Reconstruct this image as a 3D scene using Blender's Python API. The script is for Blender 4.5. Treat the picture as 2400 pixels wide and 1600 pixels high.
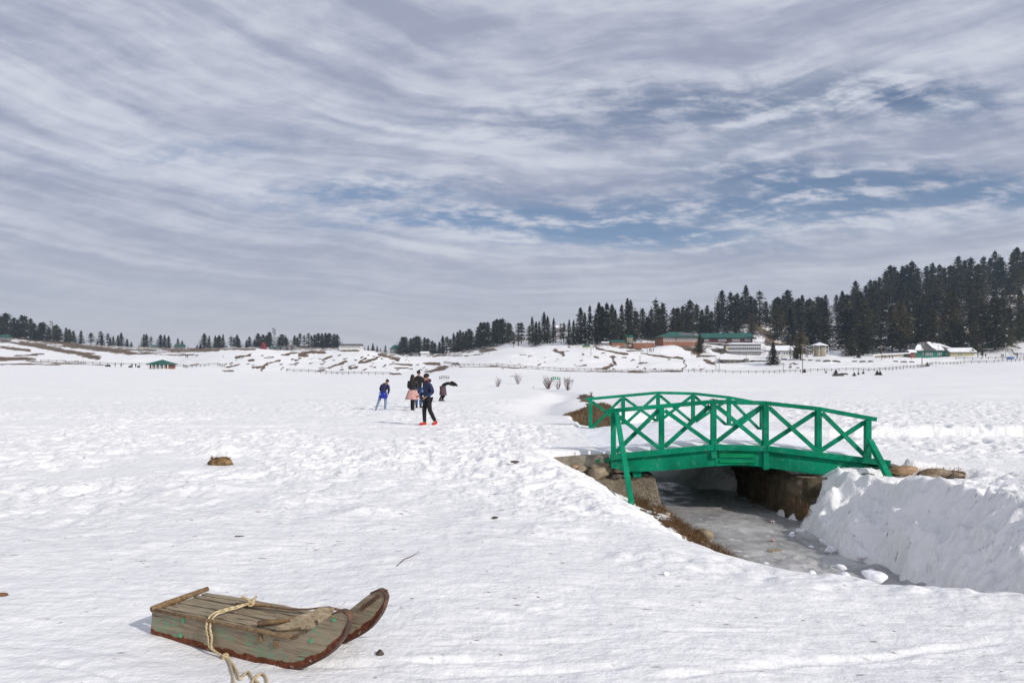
import bpy, bmesh, math, random
import numpy as np
from mathutils import Vector, Matrix

# ------------------------------------------------------------------ start
for o in list(bpy.data.objects):
    bpy.data.objects.remove(o, do_unlink=True)
scene = bpy.context.scene
COL = scene.collection
rad = math.radians
CAMH, FPX, HOR = 1.75, 1600.0, 875.0        # eye height, focal length and horizon row (in pixels of the 2400 px photograph)

# ------------------------------------------------------------------ camera
cam_d = bpy.data.cameras.new('camera')
cam_d.sensor_width = 36; cam_d.lens = 24; cam_d.shift_y = 75 / 2400
cam_d.clip_start = 0.05; cam_d.clip_end = 20000
cam = bpy.data.objects.new('camera', cam_d); COL.objects.link(cam)
cam.location = (0, 0, CAMH); cam.rotation_euler = (rad(90), 0, 0)
scene.camera = cam

# ------------------------------------------------------------------ sun and sky
SUN_EL = rad(30); SUN_H = Vector((0.79, -0.61, 0)).normalized()
SUN = Vector((SUN_H.x * math.cos(SUN_EL), SUN_H.y * math.cos(SUN_EL), math.sin(SUN_EL)))
sd = bpy.data.lights.new('sun', 'SUN'); sd.energy = 3.15; sd.angle = rad(0.7); sd.color = (1.0, 0.955, 0.89)
so = bpy.data.objects.new('sun', sd); COL.objects.link(so)
so.rotation_euler = SUN.to_track_quat('Z', 'Y').to_euler()

world = bpy.data.worlds.new('World'); scene.world = world; world.use_nodes = True


class NT:
    """small helper round a node tree"""
    def __init__(s, tree):
        s.t = tree; s.n = tree.nodes; s.l = tree.links

    def node(s, typ, **kw):
        n = s.n.new(typ)
        for k, v in kw.items():
            setattr(n, k, v)
        return n

    def put(s, sock, v):
        if v is None:
            return
        if hasattr(v, 'is_output') or isinstance(v, bpy.types.NodeSocket):
            s.l.new(v, sock)
        else:
            sock.default_value = v

    def m(s, op, a, b=None, c=None, clamp=False):
        n = s.node('ShaderNodeMath', operation=op, use_clamp=clamp)
        for i, v in enumerate((a, b, c)):
            s.put(n.inputs[i], v)
        return n.outputs[0]

    def xyz(s, x, y, z=0.0):
        n = s.node('ShaderNodeCombineXYZ')
        for i, v in enumerate((x, y, z)):
            s.put(n.inputs[i], v)
        return n.outputs[0]

    def noise(s, vec, scale, detail=4, rough=0.55, dist=0.0, col=False):
        n = s.node('ShaderNodeTexNoise')
        s.put(n.inputs['Vector'], vec)
        n.inputs['Scale'].default_value = scale; n.inputs['Detail'].default_value = detail
        n.inputs['Roughness'].default_value = rough; n.inputs['Distortion'].default_value = dist
        return n.outputs['Color' if col else 'Fac']

    def ramp(s, f, lo, hi, a=0.0, b=1.0, smooth=True):
        n = s.node('ShaderNodeMapRange', interpolation_type='SMOOTHSTEP' if smooth else 'LINEAR')
        s.put(n.inputs['Value'], f)
        for k, v in (('From Min', lo), ('From Max', hi), ('To Min', a), ('To Max', b)):
            s.put(n.inputs[k], v)
        return n.outputs['Result']

    def mix(s, f, a, b):
        n = s.node('ShaderNodeMix', data_type='RGBA')
        s.put(n.inputs[0], f)
        for i, v in ((6, a), (7, b)):
            s.put(n.inputs[i], (*v, 1.0) if isinstance(v, tuple) and len(v) == 3 else v)
        return n.outputs[2]

    def mapping(s, vec, scale=(1, 1, 1), loc=(0, 0, 0), rot=(0, 0, 0)):
        n = s.node('ShaderNodeMapping')
        s.put(n.inputs[0], vec)
        n.inputs['Location'].default_value = loc; n.inputs['Rotation'].default_value = rot
        n.inputs['Scale'].default_value = scale
        return n.outputs[0]


w = NT(world.node_tree); w.n.clear()
sky = w.node('ShaderNodeTexSky', sky_type='NISHITA', sun_disc=False)
sky.sun_elevation = SUN_EL; sky.sun_rotation = math.atan2(SUN.x, SUN.y)
sky.altitude = 2600; sky.air_density = 1.0; sky.dust_density = 0.3; sky.ozone_density = 1.6
tc = w.node('ShaderNodeTexCoord')
sx = w.node('ShaderNodeSeparateXYZ'); w.l.new(tc.outputs['Generated'], sx.inputs[0])
dx, dy, dz = sx.outputs
zc = w.m('MAXIMUM', dz, 0.0)
k = w.m('DIVIDE', 1.0, w.m('ADD', zc, 0.35))
px = w.m('MULTIPLY', dx, k); py = w.m('MULTIPLY', dy, k)          # a cloud sheet high above
P = w.xyz(px, py, 0.0)
# bend the sheet a little, then draw fibres along arcs
wn = w.noise(P, 2.0, 3, 0.5, col=True)
wv = w.node('ShaderNodeVectorMath', operation='SUBTRACT'); w.l.new(wn, wv.inputs[0]); wv.inputs[1].default_value = (.5, .5, .5)
wsx = w.node('ShaderNodeSeparateXYZ'); w.l.new(wv.outputs[0], wsx.inputs[0])
qx = w.m('MULTIPLY_ADD', wsx.outputs[0], 0.24, w.m('SUBTRACT', px, 0.10))
qy = w.m('MULTIPLY_ADD', wsx.outputs[1], 0.24, w.m('SUBTRACT', py, 0.48))
rr = w.m('SQRT', w.m('ADD', w.m('MULTIPLY', qx, qx), w.m('MULTIPLY', qy, qy)))
th = w.m('ARCTAN2', qx, qy)
A0 = w.noise(w.xyz(w.m('MULTIPLY', rr, 8.5), w.m('MULTIPLY', th, 1.3), 1.3), 1.0, 2, 0.45, 0.2)
A1 = w.noise(w.xyz(w.m('MULTIPLY', rr, 20.0), w.m('MULTIPLY', th, 2.6), 3.1), 1.0, 5, 0.52, 0.2)
A2 = w.noise(w.xyz(w.m('MULTIPLY', rr, 46.0), w.m('MULTIPLY', th, 9.0), 7.7), 1.0, 5, 0.55, 0.15)
A3 = w.noise(w.mapping(P, (1.0, 2.0, 1), rot=(0, 0, 0.20)), 11.0, 9, 0.62, 0.2)
LO = w.noise(P, 2.6, 2, 0.5)


def blob(cx, cy, sxx, syy):
    a = w.m('DIVIDE', w.m('SUBTRACT', px, cx), sxx); b = w.m('DIVIDE', w.m('SUBTRACT', py, cy), syy)
    return w.m('POWER', 2.71828, w.m('MULTIPLY', w.m('ADD', w.m('MULTIPLY', a, a), w.m('MULTIPLY', b, b)), -1.0))


gap = None                                                         # where the sheet is thin enough for blue to show
for g in ((.27, 1.75, .42, .10, .42), (.70, 1.50, .33, .10, .38), (.71, 1.19, .19, .06, .30), (-.34, 1.57, .30, .08, .28), (.995, 1.41, .18, .06, .34),
          (-.65, 1.374, .22, .05, .16), (.08, 1.36, .45, .09, .16), (.42, 1.27, .34, .07, .22), (-.21, 1.70, .28, .05, .26), (.5, 1.62, .4, .06, .2)):
    b_ = w.m('MULTIPLY', blob(*g[:4]), g[4])
    gap = b_ if gap is None else w.m('ADD', gap, b_)
holes = w.m('MULTIPLY_ADD', A3, 0.60, w.m('MULTIPLY', A1, 0.40))
thin = w.m('MULTIPLY', gap, w.ramp(holes, 0.42, 0.66, 1.35, 0.0))
cover = w.ramp(thin, 0.0, 0.48, 1.0, 0.10)
lowz = w.ramp(dz, 0.02, 0.20, 1.0, 0.0)
cover = w.m('MAXIMUM', cover, w.m('MULTIPLY', lowz, 0.93))
cover = w.m('MULTIPLY', cover, 0.96)
# thick and thin cloud
T = w.m('MULTIPLY', A0, 0.34); T = w.m('MULTIPLY_ADD', A1, 0.28, T); T = w.m('MULTIPLY_ADD', A2, 0.12, T)
T = w.m('MULTIPLY_ADD', A3, 0.20, T); T = w.m('MULTIPLY_ADD', LO, 0.20, T)
br = w.ramp(T, 0.45, 0.70, 0.0, 1.0)
br = w.m('MULTIPLY', br, w.ramp(lowz, 0.0, 1.0, 1.0, 0.45))
ccol = w.mix(br, (0.355, 0.385, 0.510), (0.675, 0.70, 0.785))
ccol = w.mix(w.m('MULTIPLY', w.ramp(dz, -0.02, 0.26, 1.0, 0.0), 0.75), ccol, (0.61, 0.60, 0.625))
bg1 = w.node('ShaderNodeBackground'); w.l.new(sky.outputs[0], bg1.inputs[0]); bg1.inputs[1].default_value = 0.092
bg2 = w.node('ShaderNodeBackground'); w.l.new(ccol, bg2.inputs[0]); bg2.inputs[1].default_value = 1.0
mx = w.node('ShaderNodeMixShader'); w.l.new(cover, mx.inputs[0]); w.l.new(bg1.outputs[0], mx.inputs[1]); w.l.new(bg2.outputs[0], mx.inputs[2])
wo = w.node('ShaderNodeOutputWorld'); w.l.new(mx.outputs[0], wo.inputs[0])

vs = scene.view_settings
scene.display_settings.display_device = 'sRGB'
vs.view_transform = 'Standard'; vs.look = 'None'; vs.exposure = 0.0; vs.gamma = 1.0; vs.use_curve_mapping = False
cy = scene.cycles
cy.use_denoising = True
try:
    cy.denoiser = 'OPENIMAGEDENOISE'; cy.denoising_input_passes = 'RGB_ALBEDO_NORMAL'; cy.denoising_prefilter = 'ACCURATE'
except Exception:
    pass
cy.max_bounces = 6; cy.diffuse_bounces = 3; cy.glossy_bounces = 2; cy.transmission_bounces = 2; cy.volume_bounces = 0
cy.transparent_max_bounces = 6; cy.caustics_reflective = False; cy.caustics_refractive = False
cy.sample_clamp_indirect = 6.0

# ------------------------------------------------------------------ noise and terrain (all in metres)
_rng = np.random.RandomState(7)
PERM = _rng.permutation(4096).astype(np.int64)
RV = _rng.rand(4096)


def _h(ix, iy, s):
    return RV[PERM[(PERM[(ix + 131 * s) & 4095] + iy + 57 * s) & 4095]]


def vn(x, y, s=0):
    """value noise, -1..1"""
    x = np.asarray(x, float); y = np.asarray(y, float)
    ix = np.floor(x).astype(np.int64); iy = np.floor(y).astype(np.int64)
    fx = x - ix; fy = y - iy
    fx = fx * fx * fx * (fx * (fx * 6 - 15) + 10); fy = fy * fy * fy * (fy * (fy * 6 - 15) + 10)
    a = _h(ix, iy, s); b = _h(ix + 1, iy, s); c = _h(ix, iy + 1, s); d = _h(ix + 1, iy + 1, s)
    return (a + (b - a) * fx + (c - a) * fy + (a - b - c + d) * fx * fy) * 2 - 1


def fbm(x, y, s=0, o=4, g=0.5):
    r = 0; amp = 1; f = 1; tot = 0
    for i in range(o):
        r = r + amp * vn(x * f + 17.3 * i, y * f - 9.1 * i, s + i); tot += amp; amp *= g; f *= 2.03
    return r / tot


def cells(x, y, s=0):
    """distance to the nearest jittered point (0..~1)"""
    ix = np.floor(x).astype(np.int64); iy = np.floor(y).astype(np.int64)
    best = np.full(np.shape(x), 9.0)
    for i in (-1, 0, 1):
        for j in (-1, 0, 1):
            cx = ix + i + _h(ix + i, iy + j, s); cy_ = iy + j + _h(ix + i, iy + j, s + 5)
            best = np.minimum(best, (cx - x) ** 2 + (cy_ - y) ** 2)
    return np.sqrt(best)


def sst(a, b, t):
    t = np.clip((t - a) / (b - a), 0, 1)
    return t * t * (3 - 2 * t)


# far land: for some bearings (u = 1200 + 1600 tan) the slope of the line of sight to the ground at several distances
FAR = {
    -400: [(60, 922), (150, 891), (280, 850), (350, 835), (450, 800), (600, 770), (850, 745), (1500, 730)],
    0: [(60, 922), (150, 889), (230, 862), (280, 853), (350, 845), (450, 822), (600, 797), (700, 785), (850, 778), (1500, 800)],
    200: [(60, 922), (150, 889), (230, 866), (280, 857), (350, 850), (450, 838), (550, 822), (650, 810), (800, 806), (1500, 830)],
    400: [(60, 922), (150, 890), (230, 871), (290, 862), (350, 856), (450, 842), (550, 830), (650, 820), (800, 814), (1500, 840)],
    500: [(60, 922), (150, 891), (230, 874), (290, 865), (330, 848), (390, 823), (450, 824), (600, 820), (800, 814), (1500, 840)],
    600: [(60, 922), (150, 891), (240, 878), (280, 872), (330, 846), (385, 812), (430, 818), (520, 824), (700, 816), (800, 812), (1500, 840)],
    700: [(60, 922), (150, 892), (240, 880), (280, 875), (330, 852), (390, 825), (430, 826), (520, 826), (700, 816), (800, 810), (1500, 840)],
    790: [(60, 922), (150, 892), (240, 881), (275, 876), (330, 852), (390, 821), (430, 824), (520, 828), (700, 818), (800, 811), (1500, 840)],
    850: [(60, 922), (150, 892), (240, 881), (270, 877), (330, 850), (390, 816), (430, 822), (520, 830), (700, 824), (800, 818), (1500, 845)],
    950: [(60, 922), (150, 892), (240, 882), (270, 878), (310, 865), (360, 846), (390, 842), (450, 839), (600, 834), (800, 828), (1500, 848)],
    1040: [(60, 922), (150, 892), (240, 878), (280, 866), (320, 860), (400, 848), (500, 838), (600, 832), (800, 824), (1500, 845)],
    1100: [(60, 922), (150, 891), (240, 874), (290, 859), (330, 852), (400, 843), (500, 832), (600, 822), (800, 812), (1500, 840)],
    1200: [(60, 922), (150, 891), (240, 875), (290, 862), (330, 846), (380, 825), (420, 820), (500, 812), (600, 802), (800, 795), (1500, 830)],
    1300: [(60, 922), (150, 891), (240, 876), (290, 867), (330, 850), (380, 823), (420, 815), (520, 802), (650, 780), (1000, 770), (1500, 800)],
    1400: [(60, 922), (150, 891), (240, 878), (290, 869), (330, 850), (380, 818), (420, 812), (500, 797), (600, 778), (800, 768), (1500, 790)],
    1500: [(60, 922), (150, 891), (240, 878), (290, 871), (340, 850), (375, 831), (400, 822), (450, 812), (520, 795), (600, 772), (800, 760), (1500, 780)],
    1570: [(60, 922), (150, 891), (240, 878), (290, 871), (340, 850), (375, 835), (405, 803), (430, 806), (500, 792), (600, 768), (800, 750), (1500, 780)],
    1640: [(60, 922), (150, 891), (240, 878), (290, 872), (340, 853), (375, 837), (405, 822), (430, 810), (500, 794), (600, 762), (800, 745), (1500, 780)],
    1720: [(60, 922), (150, 891), (240, 879), (290, 873), (330, 862), (350, 842), (400, 832), (440, 815), (480, 806), (520, 785), (600, 748), (800, 735), (1500, 770)],
    1785: [(60, 922), (150, 891), (240, 879), (290, 873), (330, 858), (350, 842), (400, 836), (440, 822), (480, 800), (520, 766), (600, 745), (800, 735), (1500, 770)],
    1850: [(60, 922), (150, 891), (240, 879), (290, 872), (320, 852), (345, 842), (400, 838), (440, 828), (480, 812), (520, 790), (600, 755), (800, 740), (1500, 770)],
    1930: [(60, 922), (150, 890), (240, 878), (290, 870), (315, 852), (340, 843), (400, 836), (440, 822), (520, 786), (600, 748), (800, 725), (1500, 760)],
    2020: [(60, 922), (150, 890), (240, 876), (290, 866), (320, 850), (340, 844), (400, 836), (440, 818), (520, 770), (600, 722), (800, 690), (1500, 730)],
    2100: [(60, 922), (150, 889), (240, 873), (290, 860), (325, 846), (340, 843), (400, 836), (440, 812), (520, 752), (600, 697), (800, 655), (1500, 700)],
    2250: [(60, 921), (150, 888), (240, 868), (290, 853), (330, 845), (390, 836), (440, 806), (520, 745), (600, 684), (800, 640), (1500, 680)],
    2400: [(60, 921), (150, 887), (240, 861), (290, 847), (340, 839), (390, 822), (440, 790), (520, 722), (600, 662), (800, 610), (1500, 650)],
    2900: [(60, 920), (150, 884), (240, 855), (290, 840), (340, 825), (390, 800), (440, 765), (520, 700), (600, 640), (800, 590), (1500, 620)],
}
_gu = np.arange(-400, 2901, 10.0)
_gy = np.exp(np.linspace(math.log(60), math.log(1500), 260))
_tab = []
_us = sorted(FAR)
for _u in _us:
    ys, v_ = zip(*FAR[_u])
    _tab.append(CAMH - (np.interp(np.log(_gy), np.log(ys), v_) - HOR) / FPX * _gy)
_tab = np.array(_tab)
_G = np.array([[0.0] * len(_gy)] * len(_gu))
for _j in range(len(_gy)):
    _G[:, _j] = np.interp(_gu, _us, _tab[:, _j])


def _blur(a, n, ax):
    kx = np.exp(-0.5 * (np.arange(-2 * n, 2 * n + 1) / n) ** 2); kx /= kx.sum()
    pad = [(0, 0), (0, 0)]; pad[ax] = (2 * n, 2 * n)
    ap = np.pad(a, pad, mode='edge')
    return np.apply_along_axis(lambda r: np.convolve(r, kx, 'valid'), ax, ap)


_G = _blur(_blur(_G, 2, 0), 2, 1)
_G -= _G[:, :1] * np.exp(-(_gy / 60.0 - 1) * 2)[None, :]      # meets the near snow at 0 m


def far_z(x, y):
    yy = np.maximum(y, 60.0)
    u = np.clip(1200 + FPX * x / yy, -400, 2899.9)
    fi = (u + 400) / 10; i = np.minimum(fi.astype(int), len(_gu) - 2); fi = fi - i
    lj = (np.log(np.minimum(yy, 1499.0)) - math.log(60)) / (math.log(1500) - math.log(60)) * (len(_gy) - 1)
    j = np.minimum(lj.astype(int), len(_gy) - 2); fj = lj - j
    z = (_G[i, j] * (1 - fi) * (1 - fj) + _G[i + 1, j] * fi * (1 - fj) + _G[i, j + 1] * (1 - fi) * fj + _G[i + 1, j + 1] * fi * fj)
    return z


ICE = -1.42
XL = ([5, 8, 10, 11, 12.5, 14, 15.5, 17, 20, 24], [3.6, 3.4, 3.22, 3.12, 3.02, 2.90, 2.74, 2.8, 2.8, 2.8])     # foot of the snow on the left bank
XR = ([5, 8, 10.5, 12.2, 14.3, 24], [6.35, 6.3, 6.12, 6.0, 6.02, 6.02])                                      # foot of the right bank


def gully(x, y):
    """shallow stream bed beyond the bridge, wandering off to the left: depth 0..1"""
    cx = np.interp(y, [22, 25, 29, 36, 48, 62, 90], [4.6, 3.8, 2.4, 1.4, 2.6, 5.0, 3.0])
    d = (x - cx)
    return np.exp(-(d / np.where(d > 0, 1.2, 1.5)) ** 2) * sst(21.5, 23.5, y) * (1 - sst(50, 95, y))


def ground_z(x, y, detail=True):
    x = np.asarray(x, float); y = np.asarray(y, float)
    r = np.hypot(x, y)
    z = np.where(y > 60, far_z(x, y), 0.0)
    n1 = fbm(x * 0.35, y * 0.35, 3, 3)
    near = 1 - sst(60, 110, r)
    z = z + n1 * (0.05 * near + 0.02)
    farw = sst(120, 300, y)
    z = z + farw * (fbm(x * 0.03, y * 0.03, 11, 4) * 1.6 * sst(260, 340, y) + fbm(x * 0.12, y * 0.12, 12, 3) * 0.35)
    # gentle rolls of the open snow field
    z = z + (1 - farw) * sst(30, 60, y) * (fbm(x * 0.05, y * 0.11, 21, 3) * 0.34)
    # ---- stream cut in front of and below the bridge
    ch = (y > 4.0) & (y < 29.0)
    ylip = 6.0 - (x - 2.0) * 0.30 + 0.10 * vn(x * 1.1, y * 0, 31)
    along = sst(0.0, 2.9, y - ylip)
    wob = 0.16 * fbm(x * 1.1, y * 1.1, 33, 3) + 0.05 * fbm(x * 4, y * 4, 34, 2)
    xl = np.interp(y, *XL) + wob; xr = np.interp(y, *XR) + 0.16 * vn(x * .4 + 7, y * .9, 36) + 0.07 * vn(x * .5, y * 2.2, 35) - 0.14 - 0.08 * (1 - sst(12.4, 13.2, y))
    wl = np.interp(y, [5, 9, 12, 15.5, 22.4, 23.2], [2.0, 2.1, 2.2, 2.45, 2.0, .55])
    t = (x - (xl - wl)) / wl
    left = -1.12 * np.clip(0.35 * t + 0.65 * sst(0.0, 1.05, t), 0, 1) * (t > 0)
    endk = 1 - sst(26.2, 28.1, y + 0.35 * vn(x * 1.2, y * .5, 38))
    floor = np.interp(y, [5, 17.8, 18.8, 20.5, 26.0, 29.0], [-1.62, -1.62, -1.40, -1.33, -1.28, -1.2])
    floor = floor + 0.70 * sst(4.6, 6.0, x) * sst(18.2, 19.4, y + .3 * vn(x * 2, y * 2, 39)) * (1 - sst(21.5, 22.6, y))
    bl = floor + (-1.12 - floor) * (1 - sst(0.15, 1.05, x - xl))
    zl = np.where(x < xl, np.maximum(left, floor), bl)
    steep = np.interp(y, [5, 9, 12, 13.8, 14.7, 24], [1.5, 1.4, 1.35, 1.3, 1.3, 1.2])
    tr0 = np.clip((x - xr) / steep, 0, 1)
    top = -0.10 - 0.26 * sst(11.2, 13.2, y) + (0.26 * fbm(y * .55 + 2, x * .6, 55, 2) + 0.05 * fbm(y * 2.2, x * 2.2, 56, 2)) * (y > 6) * (1 - sst(13.0, 14.4, y)) * (1 - sst(3.0, 5.0, x - xr)) + 0.20 * sst(0.0, 0.2, y - 15.0 + .47 * sst(8.35, 8.7, x)) * sst(7.0, 7.3, x)
    prof_ = lambda q: 0.45 * q + 0.55 * np.sin(np.pi / 2 * q)
    hgt = floor + (top - floor) * prof_(tr0)
    face = (y > 6) * (y < 14.9)
    sh_ = 0.36 * fbm(y * .62 + 3, hgt * .9, 41, 2) + 0.10 * fbm(y * 1.5, hgt * 1.7, 45, 2)
    tr = np.clip(tr0 + sh_ * face * sst(0.0, 0.15, tr0) * (1 - 0.75 * sst(0.85, 1.0, tr0)), 0, 1)
    zr = floor + (top - floor) * prof_(tr)
    right = (x - xr > 0)
    zr = zr + face * sst(0.02, .2, tr0) * (1 - sst(.92, 1.0, tr0)) * (0.19 * fbm(y * 1.5, hgt * 1.9, 49, 3) + 0.13 * (1 - 2 * np.abs(fbm(y * 2.6 + 4, hgt * 3.0, 50, 2))) + 0.035 * fbm(y * 8, hgt * 9, 54, 2))
    zr = zr + face * sst(.6, 1.0, tr0) * (0.07 * fbm(x * 1.6, y * 1.6, 47, 3) + 0.05 * (1 - 2 * np.abs(fbm(x * 3.1, y * 3.1, 48, 2))))
    zr = np.where(right, zr + 0.16 * sst(1.5, 6.0, x - xr - steep), zr)
    zr = zr - 0.42 * np.exp(-((y - 14.32 + 0.05 * vn(x * 2, y * 0, 37)) / 0.26) ** 2) * sst(7.0, 7.4, x) * (1 - sst(9.2, 9.8, x)) 
    mid = (xl + xr) * 0.5
    chz = np.where(x < mid, zl, zr)
    # the bridge stands on its walls, the bank behind them is level
    inb = sst(15.80, 15.95, y + 0.117 * np.clip(x - 4.5, 0, 9) * 2) * (1 - sst(22.3, 22.8, y))
    wallz = np.where(x < 3.05, -0.16, np.where(x > 6.3, -0.34, floor))
    chz = chz * (1 - inb) + wallz * inb
    z = np.where(ch, z * (1 - sst(-1.5, 0.2, x)) + chz * along * endk + z * sst(-1.5, 0.2, x) * (1 - along), z)
    hb = ch & (x < 3.0) & (y > 15.82) & (y < 24.5)
    z = np.where(hb, np.maximum(z, -0.05 + n1 * 0.04 - 0.12 * sst(1.9, 2.9, x)), z)
    z = z - 0.45 * gully(x, y) * sst(28.0, 29.5, y)
    # bank of bare ground beyond the far railing
    z = z + 0.50 * np.exp(-((x - 3.7) / 1.1) ** 2 - ((y - 28.2) / 1.1) ** 2) + 0.5 * np.exp(-((x - 6.2) / 1.8) ** 2 - ((y - 31) / 2.2) ** 2)
    if not detail:
        return z
    # ---- snow texture
    u = 1200 + FPX * x / np.maximum(y, 0.5)
    infloor = ch & (x > np.interp(y, *XL) + 0.1) & (x < np.interp(y, *XR))
    tramp = sst(5.5, 15, y + 2.0 * vn(x * .5, y * .5, 53)) * (1 - sst(44, 54, y + 5 * vn(x * .15, y * .15, 51))) * (1 - sst(-0.6, 1.2, x - np.interp(y, [10, 16, 20, 30, 50], [1.2, 0.2, 1.2, 0.5, -1.0])))
    tramp = tramp * (0.22 + 0.9 * sst(-0.35, 0.4, fbm(x * .3, y * .3, 52, 3)))
    trr = sst(9.2, 11.5, x) * sst(15, 19, y) * (1 - sst(38, 48, y)) + 0.7 * sst(7.4, 8.6, x) * (y > 7) * (1 - sst(13, 14.5, y))
    tramp = np.maximum(tramp, np.clip(trr, 0, 1))
    lipn = np.exp(-((y - ylip - 0.2) / 0.45) ** 2) * sst(0.3, 1.4, x) * (y > 4) * (y < 8)
    z = z + lipn * (0.05 * fbm(x * 3.3, y * 3.3, 86, 3) + 0.035 * np.maximum(0, 1 - 3 * cells(x * 2.6, y * 2.6, 87)))
    bank = sst(1.2, 2.6, y - ylip) * sst(-0.5, 1.0, x + 0.6) * (y < 15.6) * (x < xl + .1) * (y > 4)
    rough = np.clip(np.maximum(tramp, bank * 0.8), 0, 1)
    near2 = 1 - sst(55, 80, r)
    wx_ = x + .5 * fbm(x * .7, y * .7, 66, 2); wy_ = y + .5 * fbm(x * .7, y * .7, 67, 2)
    c1 = cells(wx_ * 1.6, wy_ * 1.6, 61); c2 = cells(wx_ * 4.3, wy_ * 4.3, 62)
    bumps = 1.2 * (-0.085 * (1 - sst(0.05, 0.42, c1)) + 0.035 * (1 - 2 * np.abs(fbm(x * 2.2, y * 2.2, 63, 3))) - 0.020 * (1 - sst(0.05, 0.38, c2))
             + 0.022 * fbm(x * 6.5, y * 6.5, 64, 3, .6) + 0.016 * fbm(x * 15, y * 15, 65, 2) * (r < 30))
    z = z + rough * bumps * near2
    icy = (1 - rough) * near2 * (~infloor)
    z = z + icy * (0.016 * fbm(x * 1.3 + y * .5, y * 3.2, 71, 3) + 0.006 * fbm(x * 4 + 1.5 * y, y * 7 - 2 * x, 72, 4, .6) * (r < 26) + 0.02 * sst(.25, .6, fbm(x * .8, y * 1.6, 73, 4)))
    for (u0, v0, u1, v1, wg, dg) in GROOVES:
        ya = CAMH * FPX / (v0 - HOR); xa_ = (u0 - 1200) / FPX * ya; yb = CAMH * FPX / (v1 - HOR); xb_ = (u1 - 1200) / FPX * yb
        dxg, dyg = xb_ - xa_, yb - ya; L2 = dxg * dxg + dyg * dyg
        tt = np.clip(((x - xa_) * dxg + (y - ya) * dyg) / L2, -.02, 1.02)
        dd = np.hypot(x - xa_ - tt * dxg, y - ya - tt * dyg) + 0.012 * vn(x * 7, y * 7, 88)
        fade_ = sst(-.02, .15, tt) * (1 - sst(.85, 1.02, tt))
        z = np.where(dd < wg * 4, z + fade_ * (-dg * np.exp(-(dd / wg) ** 2) + .25 * dg * np.exp(-((dd - 1.9 * wg) / wg) ** 2)), z)
    # soft lumps in the middle of the slope
    for (lu, lv, lr, lh) in LUMPS:
        ly = CAMH * FPX / (lv - HOR); lx = (lu - 1200) / FPX * ly
        q = np.exp(-(((x - lx) / (lr * 1.7)) ** 4 + ((y - ly) / (lr * 1.3)) ** 4)); sel = (q > .003) & (y < 40)
        z = np.where(sel, z + 0.62 * lh * q * (0.75 + 0.9 * fbm(x * 3.2, y * 3.2, 81, 3)), z)
    return z


GROOVES = [(720, 1552, 1300, 1538, .03, .022), (905, 1482, 1130, 1492, .018, .012), (980, 1508, 1420, 1500, .022, .014), (960, 1580, 1500, 1560, .035, .02), (240, 1332, 330, 1350, .016, .012), (1230, 1440, 1330, 1425, .02, .014),
           (60, 1530, 330, 1590, .03, .014), (1560, 1480, 1860, 1462, .02, .012), (1500, 1590, 2150, 1520, .03, .016), (1700, 1560, 2380, 1490, .03, .016), (150, 1260, 420, 1240, .02, .012), (500, 1330, 700, 1318, .016, .01), (1030, 1395, 1200, 1410, .02, .013)]
LUMPS = [(915, 1075, .28, .16), (455, 1160, .32, .12), (700, 1178, .26, .12), (880, 1200, .24, .10), (1310, 1245, .25, .12), (1170, 1206, .2, .08),
         (1130, 1085, .3, .12), (1225, 1075, .35, .12), (540, 1120, .2, .07), (512, 1062, .34, .30), (180, 1080, .3, .08)]


def gz(x, y):
    return float(ground_z(np.array([x]), np.array([y]))[0])


def W(u, v, Y):
    return Vector(((u - 1200) / FPX * Y, Y, CAMH - (v - HOR) / FPX * Y))


_MY = np.exp(np.linspace(math.log(3.0), math.log(900), 1500))


def hit(u, v, ymin=3.0):
    """where the line of sight through a pixel of the photograph first meets the ground"""
    yy = _MY[_MY >= ymin]
    g = ground_z((u - 1200) / FPX * yy, yy, False); s = CAMH - (v - HOR) / FPX * yy
    k_ = np.nonzero(g >= s)[0]
    Y = float(yy[k_[0]]) if len(k_) else 700.0
    return Vector(((u - 1200) / FPX * Y, Y, gz((u - 1200) / FPX * Y, Y)))


# ------------------------------------------------------------------ materials
MATS = {}


def newmat(name):
    m = bpy.data.materials.new(name); m.use_nodes = True
    t = NT(m.node_tree); t.n.clear()
    b = t.node('ShaderNodeBsdfPrincipled'); o = t.node('ShaderNodeOutputMaterial'); t.l.new(b.outputs[0], o.inputs[0])
    MATS[name] = m
    return m, t, b


def objco(t):
    return t.node('ShaderNodeTexCoord').outputs['Object']


def bump(t, b, h, strength, dist=0.02):
    n = t.node('ShaderNodeBump'); n.inputs['Strength'].default_value = strength; n.inputs['Distance'].default_value = dist
    t.l.new(h, n.inputs['Height']); t.l.new(n.outputs[0], b.inputs['Normal'])


def plain(name, c1, c2, scale=3.0, rough=0.7, detail=5, bumpk=0.0, spec=0.3, stretch=(1, 1, 1), lo=.35, hi=.68, vary=0.0):
    m, t, b = newmat(name)
    v = t.mapping(objco(t), stretch)
    f = t.ramp(t.noise(v, scale, detail, 0.6), lo, hi)
    col = t.mix(f, c1, c2)
    if vary:
        oi = t.node('ShaderNodeObjectInfo').outputs['Random']
        hs = t.node('ShaderNodeHueSaturation'); t.l.new(col, hs.inputs['Color'])
        t.l.new(t.ramp(oi, 0, 1, 1 - vary, 1 + vary, False), hs.inputs['Value'])
        col = hs.outputs[0]
    t.l.new(col, b.inputs['Base Color']); b.inputs['Roughness'].default_value = rough; b.inputs['Specular IOR Level'].default_value = spec
    if bumpk:
        bump(t, b, t.noise(v, scale * 4, 6, 0.65), bumpk)
    return m


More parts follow.
